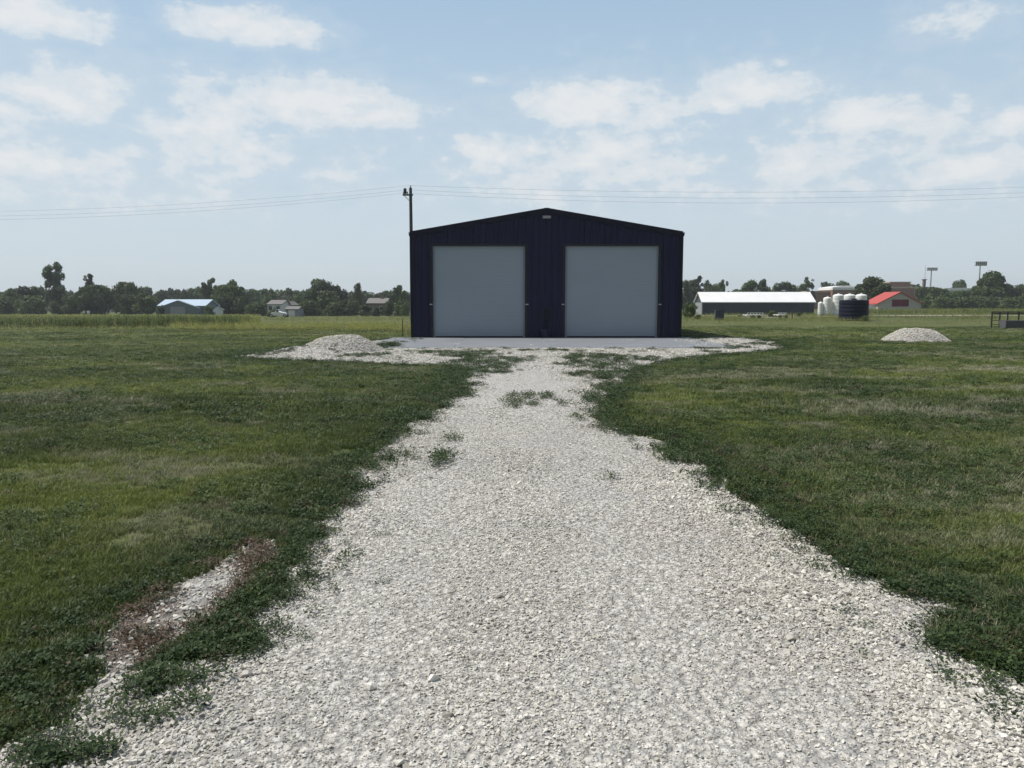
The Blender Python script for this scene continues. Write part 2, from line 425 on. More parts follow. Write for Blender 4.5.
# a few bigger lumps
x, y = sample(-2.4, 2.6, 1.5, 9, 10); sd = gravel_sd(x, y); k = (sd > 0) & (RNG.random(len(x)) < .8*(1-packed(x, y))); x, y, sd = x[k], y[k], sd[k]
s = RNG.uniform(.04, .07, len(x)); pts.append(np.stack([x, y, drive_h(x, y, sd)+s*.1], 1)); scs.append(s)
Pp = np.vstack(pts); S = np.concatenate(scs); n = len(S)
rot = np.stack([RNG.normal(0, .35, n), RNG.normal(0, .35, n), RNG.uniform(0, 6.28, n)], 1)
scl = np.stack([S, S*RNG.uniform(.8, 1.1, n), S*RNG.uniform(.7, 1.1, n)], 1)
tone = np.clip(RNG.normal(.58, .26, n)+(fbm(Pp[:,0]*.8, Pp[:,1]*.8, 3)-.5)*.5, 0, 1)
chd = poly_sd(Pp[:,0], Pp[:,1], chan) > 0
tone = np.where(chd, tone*.75, tone)
g = scatter('loose_gravel', stones(M['stone']), Pp, rot, scl, tone)
tag(g, 'loose crushed white limestone covering the driveway and the pad before the doors', 'gravel', kind='stuff')
print('stones', n)

# grass tuft kinds
def tuft(seed, nb=30, h=.058, rad=.095, w=.0036, lean=.95):
    r = np.random.default_rng(seed); V = []; Fa = []
    for i in range(nb):
        a = r.uniform(0, 6.28); d = rad*math.sqrt(r.random()); bx, by = d*math.cos(a), d*math.sin(a)
        az = r.uniform(0, 6.28); hh = h*r.uniform(.45, 1.15); ln = r.uniform(.1, lean)*hh*1.3; ww = w*r.uniform(.7, 1.4)
        dx, dy = math.cos(az), math.sin(az); sx, sy = -dy*ww, dx*ww; o = len(V)
        V += [(bx-sx,by-sy,-.005),(bx+sx,by+sy,-.005),(bx+dx*ln*.35-sx*.8,by+dy*ln*.35-sy*.8,hh*.6),(bx+dx*ln*.35+sx*.8,by+dy*ln*.35+sy*.8,hh*.6),
              (bx+dx*ln-sx*.1,by+dy*ln-sy*.1,hh),(bx+dx*ln+sx*.1,by+dy*ln+sy*.1,hh*.99)]
        Fa += [(o,o+1,o+3,o+2),(o+2,o+3,o+5,o+4)]
    return np.array(V), np.array(Fa)
def leafweed(seed, nl=34, h=.09, rad=.085, L=.026):
    """low broad-leaved weed: small leaves on sprawling stems"""
    r = np.random.default_rng(seed); V = []; Fa = []
    for i in range(nl):
        a = r.uniform(0, 6.28); d = rad*r.random()**.6; z = h*(1-.6*(d/rad))*r.uniform(.15, 1)
        c = np.array([d*math.cos(a), d*math.sin(a), z]); az = a+r.normal(0, .9); el = r.uniform(-.4, .8)
        u = np.array([math.cos(az)*math.cos(el), math.sin(az)*math.cos(el), math.sin(el)]); v = np.array([-math.sin(az), math.cos(az), r.normal(0, .35)])
        l = L*r.uniform(.6, 1.3); w = l*.33; o = len(V)
        V += [tuple(c), tuple(c+u*l*.5+v*w), tuple(c+u*l), tuple(c+u*l*.5-v*w)]; Fa.append((o,o+1,o+2,o+3))
    for i in range(6):
        a = r.uniform(0, 6.28); o = len(V); e = np.array([rad*.7*math.cos(a), rad*.7*math.sin(a), h*r.uniform(.5, 1)]); s = np.array([-math.sin(a), math.cos(a), 0])*.0014
        V += [tuple(-s), tuple(s), tuple(e+s), tuple(e-s)]; Fa.append((o,o+1,o+2,o+3))
    return np.array(V), np.array(Fa)
def kinds(fn, mat, n, nm, **k):
    l = []
    for i in range(n):
        V, Fa = fn(500+i, **k); l.append(src(nm, np_mesh(nm, V, Fa, mat)))
    return l
tg = []; 
def grass_zone(y0, y1, dens, sc, xmax=None):
    # visible wedge with margin
    n = int(((y1+1.5)**2-(y0)**2)*.85*dens); 
    y = np.sqrt(RNG.uniform(y0**2, y1**2, n)); x = RNG.uniform(-1, 1, n)*(.78*y+1.0)
    sd = gravel_sd(x, y)
    tn, dr, _ = tone_edge(x, y)
    cover = .25+.75*sstep(.3, .5, fbm(x*1.6+60, y*1.6, 3))
    k = (sd < 0) & (RNG.random(n) < cover*(1-.45*dr))
    k &= ~((y > 34) & (x > -4.7) & (x < 7.8))
    x, y, tn, dr = x[k], y[k], tn[k], dr[k]
    s = sc*RNG.uniform(.65, 1.3, len(x))*(.75+.5*fbm(x*.9, y*.9+30, 3))
    tg.append((x, y, s, tn, dr))
grass_zone(2.0, 6, 620, .58); grass_zone(6, 11, 330, .72); grass_zone(11, 20, 110, 1.05); grass_zone(20, 34, 36, 1.5); grass_zone(34, 52, 10, 2.2)
x, y, s, tn, dr = [np.concatenate(c) for c in zip(*tg)]; n = len(x)
z = np.where(y > 14, terrain(x, y), 0)
tone = np.clip(tn+RNG.normal(0, .13, n), 0, 1); dry = np.clip(dr*RNG.random(n)*1.5+(RNG.random(n) < .05)*.6, 0, 1)
sz = s*np.interp(y, [8, 20, 40], [1, .55, .38])
o = scatter('lawn_grass', kinds(tuft, M['grass'], 6, 'grass_tuft'), np.stack([x, y, z], 1), np.stack([RNG.normal(0, .1, n), RNG.normal(0, .1, n), RNG.uniform(0, 6.28, n)], 1),
        np.stack([s, s, sz], 1), tone, dry)
tag(o, 'short mown green and olive grass on both sides of the gravel drive', 'grass', kind='stuff')
print('grass', n)

# weeds along the edges, in the lawn and across the gravel
def blob_w(x, y, cx, cy, rx, ry):
    X0, Y0 = gp(cx, cy); Ya = gp(cx, cy+ry)[1]; Yb = gp(cx, cy-ry)[1]; w = rx/F*Y0
    return ((x-X0)/w)**2+((y-(Ya+Yb)/2)/max(.04, (Yb-Ya)/2))**2
blobs = [(432,353,16,1.4),(462,356,20,1.8),(494,356,14,1.2),(486,353,10,1.2),(488,362,34,5),(478,371,26,4),(468,383,12,3),(458,396,10,4),(522,350,14,1),(552,350,18,1),(592,358,24,2.6),(572,352,20,1.0),
 (628,360,24,3),(606,366,38,4),(600,376,32,4),(618,372,24,7),(612,388,22,5),(606,405,18,10),(625,425,24,9),(712,352,10,1),(735,347,16,1.2),(765,344,14,1),
 (700,347,12,1.2),(388,345,12,1.6),(345,352,8,2),(300,352,9,2.0),(268,355,10,2),(372,356,12,1.2),(345,358,14,1.2),(352,489,22,5),(372,472,10,2),(415,462,7,1.4),(380,536,10,1.6),
 (720,464,8,3),(770,497,16,4),(918,594,30,9),(960,640,26,12),(985,655,40,16),(1012,668,26,14),(230,650,22,5),(60,758,52,12),(20,695,66,42),(70,640,30,12),(440,375,20,3),(610,480,3,2),(670,563,3,2)]
wx = []
def weed_zone(y0, y1, dens, sc):
    n = int((y1**2-y0**2)*.85*dens); y = np.sqrt(RNG.uniform(y0**2, y1**2, n)); x = RNG.uniform(-1, 1, n)*(.78*y+1.0)
    sd = gravel_sd(x, y); sdn = sd
    edge = np.exp(-((sdn+.16)/.30)**2)*np.where(x < 0, 1, .85)
    nz = np.where(y > 13, fbm(x*3.6+11, y*1.5, 4), fbm(x*4+11, y*4, 3))
    p = edge*sstep(.2, .42, nz)*1.3
    p = np.where(sd < -.3, .06+.55*sstep(.5, .62, fbm(x*.8+70, y*.8, 3)), p)
    inpad = (sd > 0) & (y > 17)
    p = np.where(inpad, np.maximum(p, .5*sstep(.66, .72, fbm(x*2.6+3, y*1.6, 3))*(np.abs(x-.6) > .7)), p)
    for b in blobs:
        q = blob_w(x, y, *b); p = np.maximum(p, (q < 3)*sstep(.3, .6, 1.12-q*.6+(nz-.5)*np.where(y > 13, 4.2, 3.0))*np.where((sd > 0) & (y > 14), .9, .98))
    chn = poly_sd(x, y, chan) > 0
    p = np.where(chn, .85*sstep(.38, .55, nz), p)
    p = np.where((y > 27.9) & (x > -4) & (x < 8), 0, p)
    k = RNG.random(n) < p; x, y, sd, chn = x[k], y[k], sd[k], chn[k]
    wx.append((x, y, sc*RNG.uniform(.6, 1.35, len(x)), sd, chn))
weed_zone(2, 5.5, 480, .6); weed_zone(5.5, 10, 230, .8); weed_zone(10, 18, 120, 1.1); weed_zone(18, 35, 60, 1.35)
for (cx, cy, rx, ry) in [(985,650,50,16),(1012,668,30,14),(955,602,14,5),(912,594,22,6),(22,690,62,42),(60,760,52,12),(210,645,42,14),(255,600,22,22),(300,548,16,22),(335,500,16,14),(800,530,14,8),(860,572,16,6),(760,500,14,6)]:
    X0, Y0 = gp(cx, cy); w = rx/F*Y0; hh = abs(gp(cx, cy-ry)[1]-gp(cx, cy+ry)[1])/2
    x, y = sample(X0-w*1.3, X0+w*1.3, Y0-hh*1.4, Y0+hh*1.4, 420)
    q = ((x-X0)/w)**2+((y-Y0)/hh)**2; k = q < 1.3*(.3+1.3*fbm(x*5+2, y*5, 3)); x, y = x[k], y[k]
    wx.append((x, y, .62*RNG.uniform(.6, 1.4, len(x)), gravel_sd(x, y), np.zeros(len(x), bool)))
x, y, s, sd, chn = [np.concatenate(c) for c in zip(*wx)]; n = len(x)
z = np.where(sd > 0, drive_h(x, y, sd), 0)+np.where(y > 14, terrain(x, y), 0)
tone = np.clip(.15+.5*lawn_tone(x, y)*(sd < -.5)+RNG.normal(0, .15, n), 0, 1)
dry = np.where(chn, (RNG.random(n) < .85)*RNG.uniform(.6, 1, n), (RNG.random(n) < .05)*.6)
tall = np.interp(y, [8, 18, 26], [1, .6, .5])
o = scatter('weeds', kinds(leafweed, M['weed'], 6, 'weed_tuft'), np.stack([x, y, z], 1), np.stack([RNG.normal(0, .12, n), RNG.normal(0, .12, n), RNG.uniform(0, 6.28, n)], 1),
        np.stack([s, s, s*tall], 1), tone, dry)
tag(o, 'dark green broad-leaved weeds creeping along the gravel edges and pad', 'weeds', kind='stuff')
print('weeds', n)

# named weed patches standing alone in the gravel
def weed_patch(label, bl, dens, sc):
    Vs = []; Fs = []; T = []; off = 0
    c = gp(bl[0][0], bl[0][1])
    for (cx, cy, rx, ry) in bl:
        X0, Y0 = gp(cx, cy); w = rx/F*Y0; hh = abs(gp(cx, cy-ry)[1]-gp(cx, cy+ry)[1])/2
        x, y = sample(X0-w*1.3, X0+w*1.3, Y0-hh*1.4, Y0+hh*1.4, dens)
        q = ((x-X0)/w)**2+((y-Y0)/hh)**2; k = q < 1.2*(.45+1.1*fbm(x*5+2, y*5, 3)); x, y = x[k], y[k]
        sd = gravel_sd(x, y); z = drive_h(x, y, np.maximum(sd, .1))
        for i in range(len(x)):
            V, Fa = WK[RNG.integers(0, len(WK))]; a = RNG.uniform(0, 6.28); ss = sc*RNG.uniform(.6, 1.3)
            ca, sa = math.cos(a)*ss, math.sin(a)*ss
            W = np.stack([V[:,0]*ca-V[:,1]*sa+x[i]-c[0], V[:,0]*sa+V[:,1]*ca+y[i]-c[1], V[:,2]*ss+z[i]], 1)
            Vs.append(W); Fs.append(Fa+off); off += len(V); T.append(np.full(len(V), np.clip(RNG.normal(.22, .16), 0, 1)))
    me = np_mesh('weed_patch', np.vstack(Vs), np.vstack(Fs), M['weed_geo'], {'tone': np.concatenate(T)})
    o = link('weed_patch', me); o.location = (c[0], c[1], 0)
    tag(o, label, 'weed patch', 'weed patches growing in the gravel drive')
WK = [leafweed(900+i) for i in range(5)]
weed_patch('wide curved weed patch in the middle of the drive near the pad', [(514,405,11,6),(533,399,24,3),(560,404,7,2.5),(534,407,9,2)], 62, .95)
weed_patch('upright green weed clump standing alone left of the drive centre', [(443,461,8,9)], 150, 1.1)
weed_patch('small weed tuft just behind the upright clump in the drive', [(453,440,7,2.6)], 70, .9)
weed_patch('spreading leafy weed patch on gravel at lower left, upper of the pair', [(168,686,34,12),(205,684,14,5)], 300, .75)
weed_patch('spreading leafy weed patch on gravel at lower left, lower of the pair', [(175,712,30,9),(158,726,26,7)], 300, .75)
weed_patch('weed clump on the right gravel edge midway down the drive', [(676,461,14,6),(695,463,12,4)], 110, 1.1)
weed_patch('tiny weed sprig on the pad beside the left gravel pile', [(386,346,7,1.6)], 40, 1.3)

# ------------------------------------------------------------------ gravel piles
def pile(label, cx, cy_px, rx, h, ry, seed, skew=0.):
    x0, y0 = gp(cx, cy_px); r = np.random.default_rng(seed)
    n = 60; g_ = np.linspace(-1.25, 1.25, n); Xg, Yg = np.meshgrid(g_*rx, g_*ry); x = Xg.ravel(); y = Yg.ravel()
    def hh(x, y):
        q = np.sqrt((x/rx)**2+(y/ry)**2)*(1+.25*(fbm(x*1.1+seed, y*1.1, 3)-.5))
        b = h*np.clip(1-q, -.15, 1)
        return b/(1+.0)*(1) - .06*h + .08*(fbm(x*2.5+seed, y*2.5+4, 3)-.5)*(q < 1.05) - h*.25*np.exp(-(q/.35)**2) + .12*h*np.sin(np.clip(q,0,1)*math.pi)
    V = np.stack([x, y, hh(x, y)], 1); I, J = np.meshgrid(np.arange(n-1), np.arange(n-1)); a = (J*n+I).ravel(); Fa = np.stack([a, a+1, a+n+1, a+n], 1)
    keep = (V[Fa][:,:,2] > -.09).any(1); Fa = Fa[keep]
    ob = empty('gravel_pile', (x0, y0, float(terrain(x0, y0))), label=label, cat='gravel pile', group='gravel piles beside the pad')
    link('mound', np_mesh('mound', V, Fa, M['gravel'], smooth=True), ob)
    SH = []
    for k in range(6):
        me = stone_hull(300+k); vs = np.array([v.co[:] for v in me.vertices]); fs = np.array([p.vertices[:] for p in me.polygons]); SH.append((vs, fs))
    Vs = []; Fs = []; T = []; off = 0
    N = int(2600*rx*ry/1.8)
    for _ in range(N):
        a = r.uniform(0, 6.28); d = math.sqrt(r.random())*1.04; px, py = d*rx*math.cos(a), d*ry*math.sin(a); z = float(hh(np.array([px]), np.array([py]))[0])
        if z < -.04: continue
        s = r.uniform(.03, .085); vs, fs = SH[r.integers(0, 6)]
        m = np.array(Euler((r.uniform(0, 6), r.uniform(0, 6), r.uniform(0, 6))).to_matrix())
        Vs.append(vs@m.T*s+[px, py, z+s*.15]); Fs.append(fs+off); off += len(vs); T.append(np.full(len(vs), np.clip(r.normal(.6, .22), 0, 1)))
    o = link('loose_stones', np_mesh('loose_stones', np.vstack(Vs), np.vstack(Fs), M['stone_geo'], {'tone': np.concatenate(T)}), ob)
    o['kind'] = 'stuff'
    return ob
pile('low rounded heap of pale gravel on the left end of the pad', 343, 351, 1.5, .84, 1.25, 3)
pile('isolated pale gravel heap out on the right lawn', 915, 341, 1.36, .80, 1.3, 8)

# ------------------------------------------------------------------ navy metal building
YB = gp(546, 337.3)[1]; sB = F/(YB*1.0)
zoff = float(terrain(1.5, YB))
GZ = -.01
xL = X(411.5, YB, 300); xR = X(681, YB, 300); xC = (xL+xR)/2; W2 = (xR-xL)/2
zE = Z(233.5, YB); zP = Z(210, YB); DEPTH = 15.0
bld = empty('metal_building', (xC, YB, GZ), label='dark navy metal garage building with two white roller doors and low gable roof', cat='building')
zE -= GZ; zP -= GZ
def roofline(x): return zE+(zP-zE)*(1-abs(x)/W2)
d_px = [(433, 525), (565, 658)]
doors = [(X(a, YB, 300)-xC, X(b, YB, 300)-xC) for a, b in d_px]
dT = Z(246, YB)-GZ
prof = [(0, 0), (.10, 0), (.12, -.042), (.17, -.042), (.19, 0)]   # rib, pitch .305
def ribbed(mb, x0, x1, zb, zt, y=0, vert=True):
    xs_ = sorted({round(x0, 4), round(x1, 4), *[round(-W2+k*.305+p, 4) for k in range(60) for p, _ in prof if x0 < -W2+k*.305+p < x1], *([0.0] if x0 < 0 < x1 else [])})
    def dy(x):
        u = (x+W2) % .305
        ps = prof+[(.305, 0)]
        for (a, ya), (b, yb) in zip(ps, ps[1:]):
            if a <= u <= b+1e-6: return ya+(yb-ya)*(u-a)/(b-a)
        return 0
    for a, b in zip(xs_, xs_[1:]):
        ya, yb = y+dy(a+1e-5), y+dy(b-1e-5)
        mb.add([(a,ya,zb),(b,yb,zb),(b,yb,zt(b)),(a,ya,zt(a))], [(0,1,2,3)])
mb = MB()
(l0, l1), (r0, r1) = doors
ribbed(mb, -W2, l0, 0, roofline); ribbed(mb, l1, r0, 0, roofline); ribbed(mb, r1, W2, 0, roofline)
ribbed(mb, l0, l1, dT, roofline); ribbed(mb, r0, r1, dT, roofline)
mb.build('front_wall', M['navy'], bld)
def ribbed_side(name, x, sgn):
    m_ = MB(); k = 0; y = 0.0
    while y < DEPTH-.01:
        for (a, da), (b, db) in zip(prof+[], prof[1:]+[(.305, 0)]):
            ya, yb = min(DEPTH, y+a), min(DEPTH, y+b)
            if yb > ya: m_.add([(x-sgn*da, ya, 0),(x-sgn*db, yb, 0),(x-sgn*db, yb, zE),(x-sgn*da, ya, zE)], [(0,1,2,3)])
        y += .305
    m_.build(name, M['navy'], bld)
ribbed_side('side_wall', -W2, -1*1.0); ribbed_side('side_wall', W2, 1.0)
m_ = MB(); m_.prism([(-W2+.02, 0), (W2-.02, 0), (W2-.02, zE), (0, zP), (-W2+.02, zE)], DEPTH, DEPTH+.05); m_.build('rear_wall', M['navy'], bld)
# roof: two ribbed slopes with thickness
m_ = MB(); ov = .0; th = .07
for s in (-1, 1):
    a = (zP-zE)/W2; e = W2+ov
    m_.add([(0,-ov,zP+.01),(s*e,-ov,zP-a*e+.01),(s*e,DEPTH+.15,zP-a*e+.01),(0,DEPTH+.15,zP+.01),
            (0,-ov,zP+th),(s*e,-ov,zP-a*e+th),(s*e,DEPTH+.15,zP-a*e+th),(0,DEPTH+.15,zP+th)],
           [(0,1,2,3),(4,5,6,7),(0,1,5,4),(1,2,6,5),(2,3,7,6)])
    for k in range(int(DEPTH/.305)):
        y = k*.305+.1; h0 = th; m_.add([(0,y,zP+h0),(s*e,y,zP-a*e+h0),(s*e,y+.06,zP-a*e+h0),(0,y+.06,zP+h0),(0,y+.02,zP+h0+.03),(s*e,y+.02,zP-a*e+h0+.03),(s*e,y+.04,zP-a*e+h0+.03),(0,y+.04,zP+h0+.03)],[(0,1,5,4),(4,5,6,7),(7,6,2,3)])
m_.build('roof', M['navy'], bld)
# rake trim
for s in (-1, 1):
    m_ = MB(); a = (zP-zE)/W2; e = W2+ov+.01
    m_.prism([(0, zP+.09), (s*e, zP-a*e+.09), (s*e, zP-a*e-.16), (0, zP-.16)], -.135, -.105); m_.build('rake_trim', M['navy_trim'], bld)
m_ = MB(); m_.box(-.12, .12, -.10, DEPTH+.1, zP+.072, zP+.088); m_.build('ridge_cap', M['navy_trim'], bld)
for s in (-1, 1):
    m_ = MB(); xo = s*(W2+ov); z0 = zP-(zP-zE)/W2*(W2+ov)
    m_.prism([(xo, z0-.13), (xo+s*.06, z0-.13), (xo+s*.08, z0+.05), (xo, z0+.02)], -.13, DEPTH+.1); m_.build('gutter', M['navy_trim'], bld)
    m_ = MB(); m_.box(min(s*(W2+.035), s*(W2-.12)), max(s*(W2+.035), s*(W2-.12)), -.045, -.036, 0, zE-.11); m_.box(min(s*(W2+.035), s*(W2+.045)), max(s*(W2+.035), s*(W2+.045)), -.045, .12, 0, zE-.02); m_.build('corner_trim', M['navy_trim'], bld)
for a, b in ((-W2+.12, l0-.1), (l1+.1, r0-.1), (r1+.1, W2-.12)): MB().box(a, b, -.045, -.034, 0.0, .05).build('base_trim', M['navy_trim'], bld)
for i, (a, b) in enumerate(doors):
    lab = 'left white roller door' if i == 0 else 'right white roller door'
    mt = MB(); mt.box(a-.10, a, -.05, .16, 0, dT+.10); mt.box(b, b+.10, -.05, .16, 0, dT+.10); mt.box(a, b, -.05, .16, dT, dT+.10)
    mt.build('door_trim', M['black'], bld)
    dm = MB(); z = .06; n_ = int((dT-.06)/.076); st = (dT-.06)/n_
    for k in range(n_):
        z0 = .06+k*st
        dm.add([(a+.10,.085,z0),(b-.10,.085,z0),(b-.10,.080,z0+st*.22),(a+.10,.080,z0+st*.22),(b-.10,.080,z0+st*.78),(a+.10,.080,z0+st*.78),(b-.10,.085,z0+st),(a+.10,.085,z0+st)],
               [(0,1,2,3),(3,2,4,5),(5,4,6,7)])
    d = dm.build('roller_door', M['door'], bld)
    MB().box(a+.10, b-.10, .06, .12, 0, .06).build('bottom_bar', M['black'], d)
    for x0, x1 in ((a+.002, a+.10), (b-.10, b-.002)):
        gm = MB(); gm.box(x0, x1, .055, .12, 0, dT-.002); gm.build('guide_rail', M['guide'], d, bevel=.006)
    for x0 in (a-.16, b+.02):
        hm = MB(); hm.box(x0, x0+.14, -.075, -.051, 1.52, 1.57); hm.box(x0+.05, x0+.09, -.11, -.075, 1.53, 1.56); hm.build('slide_latch', M['zinc'], d)
# interior dark backing so no light leaks
MB().box(-W2+.05, W2-.05, .17, .2, 0, zE-.1).build('leak_backing', M['black'], bld)
# gable light
lg = empty('flood_lamp', (xC+.0, YB-.036, GZ+Z(217, YB)-GZ), label='small flood lamp under the roof peak of the navy building', cat='lamp')
lb = MB(); lb.box(-.22, .22, -.14, 0, -.10, .06); lb.build('lamp_housing', M['darkmetal'], lg, bevel=.015)
MB().box(-.18, .18, -.152, -.142, -.08, .035).build('lens', M['lens'], lg, bevel=.004)
MB().box(-.06, .06, -.05, .03, .06, .11).build('mounting_bracket', M['darkmetal'], lg)
# wall box + blue bucket between doors
xm = X(547, YB, 312)
wb = empty('breaker_box', (xm, YB-.034, GZ+.85), label='dark electrical box on the wall between the two roller doors', cat='electrical box')
MB().box(-.19, .19, -.13, 0, 0, .48).build('box_body', M['black'], wb, bevel=.012)
MB().box(-.17, .17, -.14, -.131, .03, .45).build('box_cover', M['navy_trim'], wb, bevel=.004)
MB().tube((0,-.05,0), (0,-.05,-.80), .02).build('conduit', M['navy_trim'], wb, smooth=True)
bk = empty('bucket', (X(545.5, YB, 335)-.02, YB-.30, .036), label='dark blue bucket on the concrete between the two doors', cat='bucket')
MB().lathe([(.15,0),(.155,.01),(.19,.30),(.20,.31),(.20,.33),(.185,.33),(.18,.30),(.14,.02)], n=28).build('bucket_body', M['bluebag'], bk, smooth=True)
hb = MB(); pp = [(.205*math.cos(t), -.02-.10*math.sin(t), .31-.05*math.sin(t)) for t in [math.pi*k/10 for k in range(11)]]
for p, q in zip(pp, pp[1:]): hb.tube(p, q, .004, n=6)
hb.build('handle', M['zinc'], bk, smooth=True)

# concrete apron
ax0 = X(392, YB, 337); ax1 = X(690, YB, 337); ya = gp(512, 347.3)[1]
ap = MB()
for k in range(4):
    a = ax0+(ax1-ax0)*k/4+.006; b = ax0+(ax1-ax0)*(k+1)/4-.006; ap.box(a, b, ya, YB+.30, -.15, GZ)
tag(ap.build('concrete_apron', M['conc'], bevel=.01), kind='structure')
tag(MB().box(xL-.1, xR+.1, YB+.31, YB+DEPTH+.2, -.15, GZ-.003).build('concrete_slab', M['conc']), kind='structure')

# thin posts by the left corner
for px, y0, y1, mt, lb in ((406.5, 321, 338, 'tan', 'pale thin marker post at the left corner of the navy building'), (402.5, 320, 337, 'darkmetal', 'dark thin steel post left of the pale marker post')):
    Y = YB-.2 if mt == 'tan' else YB+.8
    e = empty('marker_post', (X(px, Y, 330), Y, 0), label=lb, cat='post')
    h = Z(y0, Y); MB().tube((0,0,-.1), (0,0,h), .022, .018).build('shaft', M[mt], e, smooth=True); MB().tube((0,0,h), (0,0,h+.03), .026, .02).build('cap', M[mt], e, smooth=True)

# ------------------------------------------------------------------ power line
YP = 63.0; pxs = 410.7; xp = X(pxs, YP, 200); hp = Z(188, YP)
def power_pole(xw, yw, h, label):
    zb = float(terrain(xw, yw)); o = empty('power_pole', (xw, yw, zb), label=label, cat='power pole', group='poles of the power line'); h -= zb
    MB().tube((0,0,-.5), (0,0,h), .17, .12, 12).build('pole', M['polewood'], o, smooth=True)
    c = MB(); c.box(-.62, .2, -.17, -.05, h-.62, h-.50); c.build('crossarm', M['polewood'], o)
    c = MB(); c.tube((-.5,-.11,h-.62), (-.06,-.11,h-1.05), .025); c.build('brace', M['steel'], o)
    for dx, dz in ((-.55, -.5), (-.25, -.5), (0, 0)):
        MB().lathe([(.03,h+dz),(.06,h+dz+.05),(.04,h+dz+.09),(.065,h+dz+.13),(.03,h+dz+.2)], dx, -.11 if dx else 0, 10).build('insulator', M['grey'], o, smooth=True)
    c = MB(); c.lathe([(.10,h-.62+.14),(.125,h-.60+.16),(.125,h-.60+.5),(.09,h-.05)], -.42, -.2, 14); c.build('cutout_switch', M['darkmetal'], o, smooth=True)
    return o
power_pole(xp, YP, hp, 'wooden power pole rising behind the left eave of the navy building')
PL = (xp-72, YP+6.0); PR = (xp+62, YP-2.0)
power_pole(PL[0], PL[1], hp-.4, 'far left wooden power pole of the same line')
power_pole(PR[0], PR[1], hp+.2, 'far right wooden power pole of the same line')
def span(mb, p, q, sag, n=28):
    prev = None
    for i in range(n+1):
        t = i/n; v = (p[0]+(q[0]-p[0])*t, p[1]+(q[1]-p[1])*t, p[2]+(q[2]-p[2])*t-4*sag*t*(1-t))
        if prev: mb.tube(prev, v, .0075, n=5)
        prev = v
for k, (dx, dz, dy, lb) in enumerate(((0, .2, 0, 'topmost overhead wire of the power line'), (-.25, -.16, -.11, 'middle overhead wire of the power line'), (-.55, -.42, -.11, 'lowest overhead wire of the power line'))):
    m_ = MB(); zt = hp+dz
    span(m_, (PL[0]+dx, PL[1]+dy, zt-.4), (xp+dx, YP+dy, zt), 1.5+.05*k); span(m_, (xp+dx, YP+dy, zt), (PR[0]+dx, PR[1]+dy, zt+.2), .75+.12*k)
    tag(m_.build('overhead_wire', M['wire'], smooth=True), lb, 'power line', 'overhead wires on the poles')

